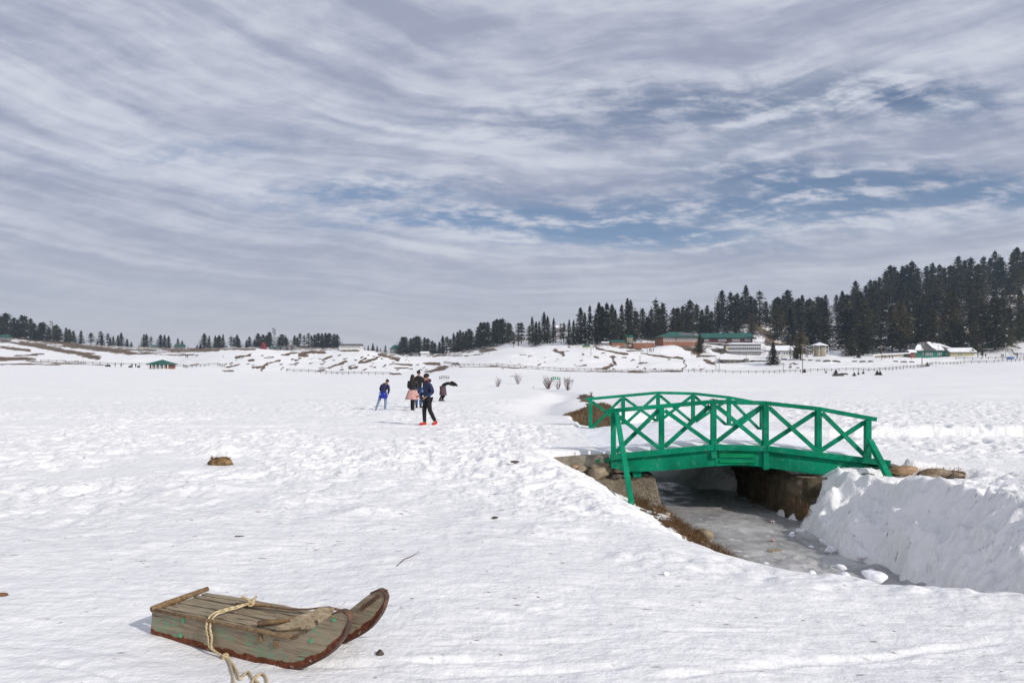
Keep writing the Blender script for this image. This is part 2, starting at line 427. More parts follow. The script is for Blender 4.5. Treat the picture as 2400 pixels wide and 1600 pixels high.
# snow with bare earth where the 'bare' attribute says so
m, t, b = newmat('snow_ground')
oc = objco(t)
at = t.node('ShaderNodeAttribute', attribute_name='bare').outputs['Fac']
icy = t.node('ShaderNodeAttribute', attribute_name='icy').outputs['Fac']
pos = t.node('ShaderNodeSeparateXYZ'); t.l.new(oc, pos.inputs[0])
dist = t.m('SQRT', t.m('ADD', t.m('MULTIPLY', pos.outputs[0], pos.outputs[0]), t.m('MULTIPLY', pos.outputs[1], pos.outputs[1])))
nearf = t.ramp(dist, 6, 45, 1, 0); nn = t.m('SUBTRACT', 1.0, nearf)
eN = t.m('ADD', t.m('MULTIPLY', t.noise(oc, 7.0, 6, 0.65), nearf), t.m('MULTIPLY', t.noise(t.mapping(oc, (1, .55, 1)), 0.16, 7, 0.72), nn))
bare = t.ramp(t.m('ADD', at, t.m('MULTIPLY', t.m('SUBTRACT', eN, 0.5), t.ramp(dist, 30, 200, 0.9, 2.2))), 0.47, 0.53)
sn1 = t.noise(t.mapping(oc, (1, 1.6, 1)), 0.8, 6, 0.6)
snow = t.mix(t.ramp(sn1, .3, .7), (0.87, 0.858, 0.845), (0.92, 0.908, 0.892))
scuff = t.noise(t.mapping(oc, (1.0, 4.5, 1), rot=(0, 0, 0.25)), 3.2, 8, 0.7)
snow = t.mix(t.m('MULTIPLY', icy, t.ramp(scuff, .40, .64, 0, .8)), snow, (0.69, 0.685, 0.69))
# dirt specks, sparse and uneven
def specks(scale, rad_, keep, stretch, seed_):
    vo = t.node('ShaderNodeTexVoronoi'); vo.inputs['Scale'].default_value = scale; vo.inputs['Randomness'].default_value = 1.0
    t.l.new(t.mapping(oc, stretch, loc=(seed_, seed_ * 2, 0), rot=(0, 0, seed_)), vo.inputs['Vector'])
    vs_ = t.node('ShaderNodeSeparateColor'); t.l.new(vo.outputs['Color'], vs_.inputs[0])
    d_ = t.m('ADD', vo.outputs['Distance'], t.m('MULTIPLY', t.noise(oc, scale * 5, 2, .6), rad_ * 1.4))
    return t.m('MULTIPLY', t.ramp(d_, rad_ * .9, rad_ * 1.6, 1, 0), t.m('GREATER_THAN', vs_.outputs[0], keep))
spm = t.noise(t.mapping(oc, (1, 2.2, 1)), 0.8, 4, 0.6)
speck = t.m('MULTIPLY', specks(9, .22, .5, (1, 1.3, .2), 1.3), t.ramp(spm, 0.44, 0.60))
speck = t.m('MAXIMUM', speck, t.m('MULTIPLY', specks(3.6, .17, .66, (1, 2.0, .2), 2.1), .9))
speck = t.m('MAXIMUM', speck, t.m('MULTIPLY', specks(1.6, .11, .62, (1, 2.6, .2), .7), .8))
speck = t.m('MULTIPLY', speck, t.ramp(dist, 10, 34, 0.85, 0.0))
snow = t.mix(speck, snow, (0.17, 0.14, 0.12))
dirty = t.m('MULTIPLY', t.ramp(t.noise(oc, 0.9, 5, 0.65), .58, .78), t.ramp(dist, 8, 40, .28, 0))
snow = t.mix(dirty, snow, (0.63, 0.58, 0.52))
e1 = t.noise(oc, 3.0, 8, 0.7); e2 = t.noise(oc, 0.25, 6, 0.7)
earth = t.mix(t.ramp(t.m('ADD', t.m('MULTIPLY', e1, nearf), t.m('MULTIPLY', e2, nn)), .35, .65), (0.085, 0.058, 0.040), (0.19, 0.125, 0.075))
t.l.new(t.mix(bare, snow, earth), b.inputs['Base Color'])
t.l.new(t.ramp(bare, 0, 1, .62, .95), b.inputs['Roughness']); b.inputs['Specular IOR Level'].default_value = 0.25
hb = t.m('ADD', t.m('MULTIPLY', t.noise(oc, 7.0, 6, 0.6), 0.8), t.m('MULTIPLY', t.noise(t.mapping(oc, (1, 1.7, 1), rot=(0, 0, .3)), 22.0, 3, 0.5), 0.3))
bn = t.node('ShaderNodeBump'); bn.inputs['Distance'].default_value = 0.07
t.l.new(t.ramp(dist, 5, 16, 0.42, 0.85), bn.inputs['Strength']); t.l.new(hb, bn.inputs['Height']); t.l.new(bn.outputs[0], b.inputs['Normal'])

m, t, b = newmat('snow')
oc = objco(t)
t.l.new(t.mix(t.ramp(t.noise(oc, 2.0, 6, .6), .3, .7), (0.84, 0.84, 0.87), (0.92, 0.92, 0.93)), b.inputs['Base Color'])
b.inputs['Roughness'].default_value = .65; b.inputs['Specular IOR Level'].default_value = .25
bump(t, b, t.noise(oc, 12, 7, .68), .5, .05)
plain('roof_snow', (0.84, 0.84, 0.86), (0.92, 0.92, 0.93), .5, .7)

m, t, b = newmat('ice')
oc = objco(t)
f = t.ramp(t.noise(oc, .9, 8, .66), .36, .66)
c = t.mix(f, (0.30, 0.285, 0.28), (0.53, 0.51, 0.50))
c = t.mix(t.ramp(t.noise(t.mapping(oc, (1, .55, 1), rot=(0, 0, .5)), 5, 7, .7), .52, .72, 0, .75), c, (0.80, 0.80, 0.81))
c = t.mix(t.m('MULTIPLY', t.ramp(t.noise(oc, 13, 5, .68), .54, .68), t.ramp(t.noise(oc, 1.4, 4, .55), .45, .60)), c, (0.16, 0.14, 0.125))
yy_ = t.node('ShaderNodeSeparateXYZ'); t.l.new(oc, yy_.inputs[0])
t.l.new(c, b.inputs['Base Color'])
t.l.new(t.ramp(t.noise(oc, 3, 5, .6), .35, .7, .22, .6), b.inputs['Roughness']); b.inputs['Specular IOR Level'].default_value = .45
bump(t, b, t.noise(t.mapping(oc, (1, 1.8, 1)), 9, 6, .6), .35, .03)

# painted green timber, worn
m, t, b = newmat('green_paint')
oc = objco(t)
c = t.mix(t.ramp(t.noise(t.mapping(oc, (1, 1, 1)), 1.7, 6, .6), .3, .7), (0.000, 0.155, 0.078), (0.002, 0.275, 0.142))
c = t.mix(t.ramp(t.noise(oc, 5.5, 6, .7), .55, .66, 0, .5), c, (0.075, 0.30, 0.20))
c = t.mix(t.ramp(t.noise(t.mapping(oc, (1, 1, .5)), 3.1, 7, .7), .56, .72, 0, .6), c, (0.004, 0.095, 0.052))
g2 = t.noise(t.mapping(oc, (6, 30, 30)), 1.0, 6, .7)
c = t.mix(t.ramp(g2, .55, .75, 0, .6), c, (0.006, 0.11, 0.062))
c = t.mix(t.ramp(t.noise(t.mapping(oc, (3, 3, .8)), 1.3, 6, .7), .50, .72, 0, .55), c, (0.035, 0.27, 0.165))
c = t.mix(t.ramp(t.noise(oc, 17, 6, .72), .655, .685, 0, .85), c, (0.27, 0.40, 0.34))
c = t.mix(t.ramp(t.noise(t.mapping(oc, (5, 22, 22)), 1.0, 5, .7), .665, .70, 0, .85), c, (0.085, 0.075, 0.055))
t.l.new(c, b.inputs['Base Color']); t.l.new(t.ramp(t.noise(oc, 6, 4, .6), .3, .7, .55, .8), b.inputs['Roughness']); b.inputs['Specular IOR Level'].default_value = .10
bump(t, b, t.m('ADD', g2, t.m('MULTIPLY', t.noise(oc, 14, 5, .6), .5)), .35, .012)
plain('green_board', (0.002, 0.22, 0.085), (0.003, 0.28, 0.11), 3, .65, 6, .2, .12)

# concrete, stone
m, t, b = newmat('old_concrete')
oc = objco(t)
vo = t.node('ShaderNodeTexVoronoi'); vo.inputs['Scale'].default_value = 26; t.l.new(oc, vo.inputs['Vector'])
c = t.mix(t.ramp(t.noise(oc, 2.2, 7, .68), .3, .7), (0.165, 0.135, 0.095), (0.34, 0.29, 0.215))
c = t.mix(t.ramp(vo.outputs['Distance'], .05, .45, .55, 0), c, (0.07, 0.058, 0.042))
t.l.new(c, b.inputs['Base Color']); b.inputs['Roughness'].default_value = .92; b.inputs['Specular IOR Level'].default_value = .2
bump(t, b, t.m('ADD', t.noise(oc, 9, 8, .7), t.m('MULTIPLY', vo.outputs['Distance'], .6)), .9, .05)
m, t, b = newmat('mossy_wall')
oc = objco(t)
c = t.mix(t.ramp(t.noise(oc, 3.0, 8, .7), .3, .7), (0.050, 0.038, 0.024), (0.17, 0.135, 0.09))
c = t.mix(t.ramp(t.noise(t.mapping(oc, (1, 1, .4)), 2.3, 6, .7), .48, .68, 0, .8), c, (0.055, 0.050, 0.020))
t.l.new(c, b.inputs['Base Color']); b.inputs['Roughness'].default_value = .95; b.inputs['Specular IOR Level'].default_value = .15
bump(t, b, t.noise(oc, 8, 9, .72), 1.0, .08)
plain('stone_tan', (0.19, 0.145, 0.095), (0.36, 0.29, 0.20), 2.6, .85, 7, .6)
plain('stone_grey', (0.10, 0.088, 0.076), (0.25, 0.22, 0.185), 3.0, .85, 7, .6)
plain('stone_orange', (0.28, 0.165, 0.09), (0.44, 0.29, 0.175), 3.0, .85, 7, .6)
plain('stone_dark', (0.045, 0.038, 0.035), (0.13, 0.105, 0.09), 3.0, .85, 7, .6)
plain('mortar', (0.17, 0.145, 0.11), (0.30, 0.265, 0.21), 6, .95, 8, .8)
plain('dry_grass', (0.12, 0.078, 0.038), (0.29, 0.19, 0.088), 7, .85, 3)
plain('dry_reed', (0.13, 0.055, 0.022), (0.28, 0.13, 0.055), 7, .85, 3)
plain('bare_twig', (0.055, 0.036, 0.032), (0.13, 0.088, 0.075), 5, .85, 3)
plain('pale_twig', (0.30, 0.22, 0.14), (0.42, 0.33, 0.22), 8, .8, 3)
plain('far_shrub_twig', (0.11, 0.078, 0.072), (0.22, 0.165, 0.155), 5, .85, 3)

# weathered sled timber
def sledmat(name, paint, rusty):
    m, t, b = newmat(name)
    oc = objco(t)
    oc = t.mapping(oc, rot=(0, 0, rad(27.0)))
    grain = t.noise(t.mapping(oc, (3.0, 40, 40)), 1.0, 7, .7, .3)
    c = t.mix(t.ramp(grain, .30, .70), (0.195, 0.152, 0.100), (0.41, 0.328, 0.220))
    c = t.mix(t.ramp(t.noise(oc, 4.5, 6, .65), .42, .70, 0, .75), c, (0.285, 0.248, 0.178))
    c = t.mix(t.ramp(t.noise(t.mapping(oc, (5, 11, 11)), 1.0, 5, .7), .60, .70, 0, .7), c, (0.36, 0.22, 0.085))
    crack = t.noise(t.mapping(oc, (1.6, 60, 60)), 1.0, 4, .7, .2)
    c = t.mix(t.ramp(crack, .62, .68, 0, .85), c, (0.028, 0.020, 0.014))
    if paint:
        pm = t.m('MULTIPLY', t.ramp(t.noise(oc, 6.0, 3, .5), .52, .60), t.ramp(t.noise(t.mapping(oc, (26, 60, 60)), 1.0, 6, .75), .50, .58))
        c = t.mix(t.m('MULTIPLY', pm, .75), c, (0.095, 0.36, 0.215))
    if rusty:
        s_ = t.node('ShaderNodeSeparateXYZ'); t.l.new(oc, s_.inputs[0])
        at = t.node('ShaderNodeAttribute', attribute_name='low').outputs['Fac']
        e = t.m('ADD', at, t.m('MULTIPLY', t.m('SUBTRACT', t.noise(oc, 9, 5, .65), .5), .45))
        c = t.mix(t.ramp(e, .76, .80), c, t.mix(t.ramp(t.noise(oc, 30, 5, .7), .3, .7), (0.105, 0.030, 0.014), (0.20, 0.066, 0.030)))
        e2 = t.m('MULTIPLY', t.ramp(e, .90, .97), t.ramp(t.noise(oc, 22, 5, .7), .56, .63, 0, .8))
        c = t.mix(e2, c, (0.72, 0.70, 0.70))
    t.l.new(c, b.inputs['Base Color']); b.inputs['Roughness'].default_value = .82; b.inputs['Specular IOR Level'].default_value = .2
    bump(t, b, t.m('ADD', grain, t.m('MULTIPLY', crack, -.5)), .7, .006)
    return m


sledmat('sled_side', True, True); sledmat('sled_plank', False, False)
plain('sled_bar', (0.17, 0.105, 0.052), (0.30, 0.20, 0.105), 5, .8, 6, .5, stretch=(6, 6, 6))
plain('rust_iron', (0.060, 0.032, 0.022), (0.15, 0.075, 0.045), 18, .6, 6, .4, .4)
plain('leather', (0.115, 0.055, 0.026), (0.22, 0.11, 0.05), 9, .6, 5, .3)
m, t, b = newmat('rope')
wv_ = t.node('ShaderNodeTexWave'); wv_.inputs['Scale'].default_value = 38; wv_.inputs['Distortion'].default_value = 1.0
t.l.new(t.mapping(objco(t), (1, 1, 1), rot=(.4, .5, .6)), wv_.inputs[0])
t.l.new(t.mix(wv_.outputs['Fac'], (0.36, 0.26, 0.13), (0.70, 0.58, 0.36)), b.inputs['Base Color']); b.inputs['Roughness'].default_value = .85
bump(t, b, wv_.outputs['Fac'], .6, .004)
plain('green_chip', (0.07, 0.36, 0.17), (0.09, 0.48, 0.24), 20, .6)

# cloth, skin
for nm, a, c in (('skin', (.33, .17, .10), (.42, .22, .135)), ('hair', (.012, .009, .008), (.03, .02, .016)), ('navy', (.016, .024, .062), (.03, .042, .098)),
                 ('dark_navy', (.020, .020, .058), (.032, .030, .085)), ('royal', (.010, .025, .26), (.016, .04, .36)), ('black_cloth', (.010, .010, .011), (.022, .021, .022)),
                 ('light_jeans', (.15, .22, .33), (.23, .31, .42)), ('dark_jeans', (.02, .05, .13), (.04, .085, .20)), ('pink', (.50, .27, .24), (.62, .36, .32)),
                 ('plum', (.075, .045, .052), (.12, .075, .085)), ('red', (.52, .018, .012), (.68, .03, .02)), ('maroon', (.16, .012, .02), (.25, .02, .03)),
                 ('leather_jacket', (.014, .015, .017), (.030, .031, .034)), ('eye_white', (.7, .7, .68), (.75, .75, .72)), ('far_cloth', (.018, .018, .024), (.05, .045, .055))):
    plain(nm, a, c, 9, .8 if nm != 'leather_jacket' else .42, 4, .2)

# buildings
plain('roof_green', (0.006, 0.075, 0.052), (0.012, 0.115, 0.080), .35, .5, 5, 0)
plain('roof_grey', (0.075, 0.065, 0.060), (0.14, 0.12, 0.115), .4, .7)
plain('wall_orange', (0.27, 0.12, 0.07), (0.34, 0.16, 0.10), .4, .8)
plain('wall_maroon', (0.055, 0.022, 0.022), (0.10, 0.040, 0.038), .4, .8)
plain('wall_white', (0.60, 0.59, 0.57), (0.74, 0.73, 0.71), .5, .8)
plain('wall_beige', (0.27, 0.235, 0.165), (0.38, 0.33, 0.245), .6, .85)
plain('wall_green', (0.006, 0.13, 0.085), (0.012, 0.19, 0.125), .4, .7)
plain('wall_yellow', (0.42, 0.38, 0.20), (0.52, 0.47, 0.27), .4, .8)
plain('wall_brick', (0.20, 0.075, 0.055), (0.28, 0.11, 0.08), 1.5, .85)
plain('wall_grey', (0.16, 0.155, 0.16), (0.26, 0.25, 0.25), .6, .85)
plain('window_frame', (0.55, 0.54, 0.53), (0.68, 0.67, 0.66), 1, .6)
plain('trim_dark', (0.05, 0.045, 0.04), (0.10, 0.09, 0.08), 1, .7)
plain('retaining_stone', (0.060, 0.055, 0.048), (0.20, 0.185, 0.16), .9, .9, 8)
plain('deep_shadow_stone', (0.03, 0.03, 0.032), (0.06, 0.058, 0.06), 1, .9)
plain('tent_red', (0.16, 0.022, 0.032), (0.23, 0.035, 0.045), .5, .7)
plain('fence_wood', (0.09, 0.075, 0.062), (0.17, 0.145, 0.125), 1.2, .85)
plain('pole_metal', (0.20, 0.19, 0.185), (0.32, 0.31, 0.30), 1, .55)
plain('pole_wood', (0.12, 0.095, 0.075), (0.21, 0.17, 0.135), 1, .85)
plain('blue_tarp', (.05, .14, .34), (.08, .2, .42), 1, .6)
m, t, b = newmat('glass')
b.inputs['Base Color'].default_value = (0.055, 0.06, 0.095, 1); b.inputs['Roughness'].default_value = .12; b.inputs['Specular IOR Level'].default_value = .6
m, t, b = newmat('solar_glass')
b.inputs['Base Color'].default_value = (0.075, 0.07, 0.07, 1); b.inputs['Roughness'].default_value = .35

# conifers
def treemat(name, a, c, warm):
    m, t, b = newmat(name)
    oc = objco(t)
    oi = t.node('ShaderNodeObjectInfo').outputs['Random']
    col = t.mix(t.ramp(t.noise(oc, .45, 5, .65), .35, .68), a, c)
    col = t.mix(t.m('MULTIPLY', t.ramp(t.noise(oc, .30, 4, .65), .44, .62), t.ramp(oi, .15, 1, .1, .95)), col, warm)  # warm patches paint sunlit foliage into the needle colour
    hs = t.node('ShaderNodeHueSaturation'); t.l.new(col, hs.inputs['Color']); t.l.new(t.ramp(oi, 0, 1, .7, 1.25, False), hs.inputs['Value'])
    t.l.new(hs.outputs[0], b.inputs['Base Color']); b.inputs['Roughness'].default_value = .8; b.inputs['Specular IOR Level'].default_value = .12
    return m


treemat('needles', (0.013, 0.016, 0.013), (0.038, 0.041, 0.026), (0.085, 0.068, 0.034))
treemat('needles_olive', (0.030, 0.032, 0.016), (0.095, 0.084, 0.038), (0.12, 0.08, 0.036))
plain('bark', (0.045, 0.036, 0.030), (0.11, 0.085, 0.068), .8, .9)
# ------------------------------------------------------------------ mesh helpers
WL = {}                     # world position of every root, so that parts can be given in world coordinates


def link(name, me, mat=None, parent=None, loc=None):
    o = bpy.data.objects.new(name, me); COL.objects.link(o)
    if mat is not None and me is not None and len(me.materials) == 0:
        me.materials.append(MATS[mat])
    if parent is not None:
        o.parent = parent
        WL[o.name] = WL.get(parent.name, Vector((0, 0, 0)))
    else:
        o.location = loc if loc is not None else (0, 0, 0)
        WL[o.name] = Vector(loc) if loc is not None else Vector((0, 0, 0))
    return o


def tag(o, label, cat=None, group=None, kind=None):
    o['label'] = label
    if cat: o['category'] = cat
    if group: o['group'] = group
    if kind: o['kind'] = kind
    return o


def root(name, loc, label, cat, group=None):
    o = bpy.data.objects.new(name, None); COL.objects.link(o); o.location = loc; o.empty_display_size = 0.1
    WL[o.name] = Vector(loc)
    return tag(o, label, cat, group)


class MB:
    def __init__(s):
        s.v = []; s.f = []; s.mi = []

    def add(s, vs, fs, mi=0):
        b = len(s.v); s.v += [tuple(p) for p in vs]
        for f in fs:
            s.f.append(tuple(b + i for i in f)); s.mi.append(mi)
        return s

    def box(s, c, d, M=None, mi=0):
        x, y, z = d[0] / 2, d[1] / 2, d[2] / 2
        vs = [Vector(p) for p in ((-x, -y, -z), (x, -y, -z), (x, y, -z), (-x, y, -z), (-x, -y, z), (x, -y, z), (x, y, z), (-x, y, z))]
        if M is not None: vs = [M @ p for p in vs]
        c = Vector(c)
        return s.add([p + c for p in vs], [(0, 3, 2, 1), (4, 5, 6, 7), (0, 1, 5, 4), (1, 2, 6, 5), (2, 3, 7, 6), (3, 0, 4, 7)], mi)

    def beam(s, a, b, wd, ht, up=(0, 0, 1), mi=0):
        a = Vector(a); b = Vector(b); d = (b - a); L = d.length; d.normalize()
        side = d.cross(Vector(up)).normalized(); u = side.cross(d)
        M = Matrix((d, side, u)).transposed()
        return s.box((a + b) / 2, (L, wd, ht), M, mi)

    def prism(s, poly, off, mi=0):
        """poly: list of 3D points, pushed by the vector off"""
        n = len(poly); off = Vector(off)
        vs = [Vector(p) for p in poly] + [Vector(p) + off for p in poly]
        fs = [tuple(range(n)), tuple(range(2 * n - 1, n - 1, -1))]
        fs += [(i, i + n, (i + 1) % n + n, (i + 1) % n) for i in range(n)]
        return s.add(vs, fs, mi)

    def tube(s, pts, rs, n=8, cap=True, mi=0):
        pts = [Vector(p) for p in pts]; m_ = len(pts)
        if not hasattr(rs, '__len__'): rs = [rs] * m_
        ref = None; rings = []
        for i in range(m_):
            d = (pts[min(i + 1, m_ - 1)] - pts[max(i - 1, 0)]).normalized()
            if ref is None or abs(ref.dot(d)) > 0.98:
                ref = Vector((0, 0, 1)) if abs(d.z) < .9 else Vector((1, 0, 0))
            a = (ref - d * ref.dot(d)).normalized(); b = d.cross(a); ref = a
            rings.append([pts[i] + (a * math.cos(2 * math.pi * q / n) + b * math.sin(2 * math.pi * q / n)) * rs[i] for q in range(n)])
        vs = [p for r_ in rings for p in r_]; fs = []
        for i in range(m_ - 1):
            for q in range(n):
                fs.append((i * n + q, i * n + (q + 1) % n, (i + 1) * n + (q + 1) % n, (i + 1) * n + q))
        if cap:
            fs.append(tuple(range(n - 1, -1, -1))); fs.append(tuple((m_ - 1) * n + q for q in range(n)))
        return s.add(vs, fs, mi)

    def mesh(s, name, off=(0, 0, 0), smooth=False):
        me = bpy.data.meshes.new(name)
        o = Vector(off)
        me.from_pydata([(p[0] - o.x, p[1] - o.y, p[2] - o.z) for p in s.v], [], s.f)
        if any(s.mi): me.polygons.foreach_set('material_index', s.mi)
        if smooth: me.polygons.foreach_set('use_smooth', [True] * len(me.polygons))
        me.update()
        return me

    def build(s, name, mat, parent=None, bevel=0, smooth=False, loc=None, fix=True):
        off = WL[parent.name] if parent is not None else (loc if loc is not None else (0, 0, 0))
        me = s.mesh(name, off, smooth)
        if fix:
            bm = bmesh.new(); bm.from_mesh(me); bmesh.ops.recalc_face_normals(bm, faces=bm.faces); bm.to_mesh(me); bm.free()
        mats = mat if isinstance(mat, (list, tuple)) else [mat]
        for q in mats: me.materials.append(MATS[q])
        o = link(name, me, None, parent, loc)
        if bevel:
            bv = o.modifiers.new('bevel', 'BEVEL'); bv.width = bevel; bv.segments = 2; bv.limit_method = 'ANGLE'; bv.angle_limit = rad(40)
        return o


def grid_mesh(name, X, Y, Z, mats, smooth=True):
    """X, Y, Z: (rows, cols) arrays"""
    r_, c_ = X.shape
    me = bpy.data.meshes.new(name)
    co = np.stack([X, Y, Z], -1).reshape(-1, 3).astype(np.float32)
    idx = np.arange(r_ * c_).reshape(r_, c_)
    q = np.stack([idx[:-1, :-1], idx[:-1, 1:], idx[1:, 1:], idx[1:, :-1]], -1).reshape(-1, 4).astype(np.int32)
    me.vertices.add(len(co)); me.vertices.foreach_set('co', co.ravel())
    me.loops.add(q.size); me.loops.foreach_set('vertex_index', q.ravel())
    me.polygons.add(len(q)); me.polygons.foreach_set('loop_start', np.arange(0, q.size, 4, dtype=np.int32))
    try:
        me.polygons.foreach_set('loop_total', np.full(len(q), 4, np.int32))
    except Exception:
        pass
    me.polygons.foreach_set('use_smooth', np.full(len(q), smooth))
    me.update(calc_edges=True)
    for mm in mats: me.materials.append(MATS[mm])
    return me


def rock_mesh(name, dims, seed, rough=0.18, sub=2, flat=0.0):
    bm = bmesh.new(); bmesh.ops.create_icosphere(bm, subdivisions=sub, radius=0.5)
    rs = np.random.RandomState(seed); pl = [(Vector(rs.normal(size=3)).normalized(), .30 + .16 * rs.rand()) for _ in range(7)]
    for v in bm.verts:
        p = v.co.copy()
        for n_, d_ in pl:
            e = p.dot(n_)
            if e > d_: p -= n_ * (e - d_) * 0.85
        k_ = 1 + rough * float(vn(p.x * 5 + seed, p.y * 5 + p.z * 7, seed % 50))
        v.co = Vector((p.x * dims[0] * k_, p.y * dims[1] * k_, p.z * dims[2] * k_)) * 1.12
    me = bpy.data.meshes.new(name); bm.to_mesh(me); bm.free()
    return me


def rock(name, mat, c, dims, seed, parent=None, rot=(0, 0, 0), rough=.18):
    me = rock_mesh(name, dims, seed, rough); me.materials.append(MATS[mat])
    o = bpy.data.objects.new(name, me); COL.objects.link(o)
    if parent is not None:
        o.parent = parent; o.location = Vector(c) - WL[parent.name]
    else:
        o.location = c
    o.rotation_euler = rot
    return o


def blades(name, mat, pts, parent=None, loc=None, h=(.1, .25), wd=.006, lean=.6, seed=1, dirv=None, mat2=None):
    """dry grass: one narrow curved strip at every point"""
    rs = random.Random(seed); b = MB()
    for p in pts:
        p = Vector(p); L = rs.uniform(*h); a = rs.uniform(0, 6.283)
        d = Vector((math.cos(a), math.sin(a), 0)) * rs.uniform(.1, lean)
        if dirv is not None: d += Vector(dirv) * rs.uniform(.5, 1.2)
        side = Vector((-d.y, d.x, 0)); side = side.normalized() * wd if side.length > 1e-4 else Vector((wd, 0, 0))
        up = Vector((0, 0, 1))
        q = [p, p + (up * .55 + d * .35) * L * .6, p + (up * .75 + d) * L * .95]
        b.add([q[0] - side, q[0] + side, q[1] + side * .8, q[1] - side * .8, q[2]], [(0, 1, 2, 3), (3, 2, 4)], 1 if (mat2 and rs.random() < .4) else 0)
    return b.build(name, [mat, mat2] if mat2 else mat, parent, loc=loc, fix=False)


# ------------------------------------------------------------------ ground: one sheet out to the horizon
fine = np.linspace(-45, 45, 820)
outer = np.concatenate([np.linspace(-180, -45, 70)[:-1], fine, np.linspace(45, 180, 70)[1:]])
A = np.radians(outer)
rows = [np.exp(np.linspace(math.log(.3), math.log(3.4), 26))[:-1], np.exp(np.arange(math.log(3.4), math.log(30), .0042)),
        np.exp(np.arange(math.log(30), math.log(250), .0095)), np.exp(np.arange(math.log(250), math.log(480), .0045)),
        np.exp(np.arange(math.log(480), math.log(1500), .018)), np.array([1500.])]
Rr = np.concatenate(rows)
# the rows follow the depth in front of the camera, circles elsewhere
RR, AA = np.meshgrid(Rr, A, indexing='ij')
kk = np.where(np.abs(AA) < rad(52), 1 / np.cos(np.clip(AA, -rad(52), rad(52))), 1 / math.cos(rad(52)))
GX = RR * kk * np.sin(AA); GY = RR * kk * np.cos(AA)
GZ = ground_z(GX, GY)
U = 1200 + FPX * GX / np.maximum(GY, .5); V = HOR - (GZ - CAMH) / np.maximum(GY, .5) * FPX

bare = np.zeros_like(GX)
Uw = U + np.where(GY > 100, 9 * fbm(GX * .07, GY * .05, 121, 3), 16 * fbm(GX * .9, GY * .7, 122, 4)); Vw = V + np.where(GY > 100, 3.2 * fbm(GX * .10, GY * .06, 123, 3), 12 * fbm(GX * .9, GY * .5, 124, 4))


def stroke(u0, v0, u1, v1, wd, ylo=180, yhi=1200, k_=1.0):
    """bare earth along a line on the slopes; wd is the half width"""
    du, dv = u1 - u0, v1 - v0; L2 = du * du + dv * dv + 1e-6
    sel = (GY > ylo) & (GY < yhi) & (U > min(u0, u1) - 3 * wd - 22) & (U < max(u0, u1) + 3 * wd + 22) & (V > min(v0, v1) - 3 * wd - 18) & (V < max(v0, v1) + 3 * wd + 18)
    if not sel.any(): return
    uu, vv = Uw[sel], Vw[sel]
    tt = np.clip(((uu - u0) * du + (vv - v0) * dv) / L2, 0, 1)
    d = np.hypot((uu - u0 - tt * du) * .8, vv - v0 - tt * dv) / wd
    bare[sel] = np.maximum(bare[sel], k_ * np.clip(1.05 - .5 * d, 0, 1))


STROKES = [
    (552, 838, 586, 834, 1.6), (622, 838, 642, 836, 1.2), (585, 846, 596, 843, 2), (656, 843, 636, 851, 2), (630, 852, 613, 867, 2.4), (600, 863, 611, 861, 1.4),
    (662, 831, 691, 826, 2.4), (704, 828, 758, 824, 3.6), (757, 846, 779, 835, 2), (702, 840, 706, 838, 1.5), (712, 833, 722, 833, 1.2), (690, 845, 697, 844, 1.2),
    (746, 863, 770, 862, 1.4), (770, 862, 805, 847, 2.4), (742, 870, 756, 868, 1.4), (800, 821, 833, 820, 3.6), (836, 850, 884, 840, 1.8), (821, 861, 839, 860, 1.5),
    (868, 852, 873, 851, 1.5), (896, 830, 933, 841, 3.6), (925, 853, 966, 855, 1.5), (925, 862, 957, 861, 1.8), (917, 876, 940, 875, 1.8), (1001, 852, 1031, 853, 3.4),
    (1005, 871, 1044, 861, 4), (0, 797, 225, 836, 2.4), (51, 802, 230, 838, 4.2), (0, 813, 69, 821, 2.6), (0, 840, 82, 842, 3.8), (33, 832, 100, 830, 1.5),
    (0, 854, 140, 853, 1.4), (60, 847, 255, 855, .9), (150, 808, 300, 824, 5), (300, 828, 460, 832, 1.4), (400, 824, 510, 821, 2), (520, 869, 543, 868, 1.8),
    (446, 856, 462, 853, 1.4), (528, 860, 560, 854, 1.5), (300, 820, 600, 818, 2.0), (0, 788, 180, 806, 3),
    (1077, 859, 1150, 858, .8), (1150, 858, 1300, 868, .9), (1300, 868, 1420, 871, 1.1), (1420, 871, 1600, 870, 1.1), (1301, 822, 1316, 829, 3.6), (1316, 824, 1332, 822, 1.4),
    (1434, 836, 1444, 852, 2.6), (1418, 862, 1434, 854, 4), (1393, 864, 1418, 865, 1.4), (1224, 830, 1233, 830, 1.4), (1398, 816, 1469, 831, 2.2), (1452, 812, 1502, 816, 2.4),
    (1472, 823, 1510, 820, 2), (1497, 829, 1600, 839, 1.6), (1127, 822, 1160, 818, 3), (1000, 835, 1127, 831, 1.4), (1590, 805, 1637, 827, 6), (1649, 846, 1668, 853, 4),
    (1632, 835, 1684, 835, 1.8), (1607, 845, 1600, 865, 1.6), (1773, 764, 1810, 792, 9), (1668, 822, 1693, 827, 2.4), (1345, 858, 1365, 858, .9), (1266, 855, 1270, 853, 1.4),
    (1790, 800, 1840, 812, 3), (1500, 852, 1520, 848, 1.2), (1130, 884, 1150, 888, .8), (1190, 881, 1208, 882, 1.1), (1226, 886, 1262, 887, .7), (700, 812, 780, 812, 4),
]
for s_ in STROKES: stroke(*s_)
_r = random.Random(5)
for _ in range(70):
    u_ = _r.uniform(520, 1000); v_ = _r.uniform(832, 868); L_ = _r.uniform(1, 9); stroke(u_, v_, u_ + L_, v_ - L_ * _r.uniform(0, .6), _r.uniform(.7, 1.5))
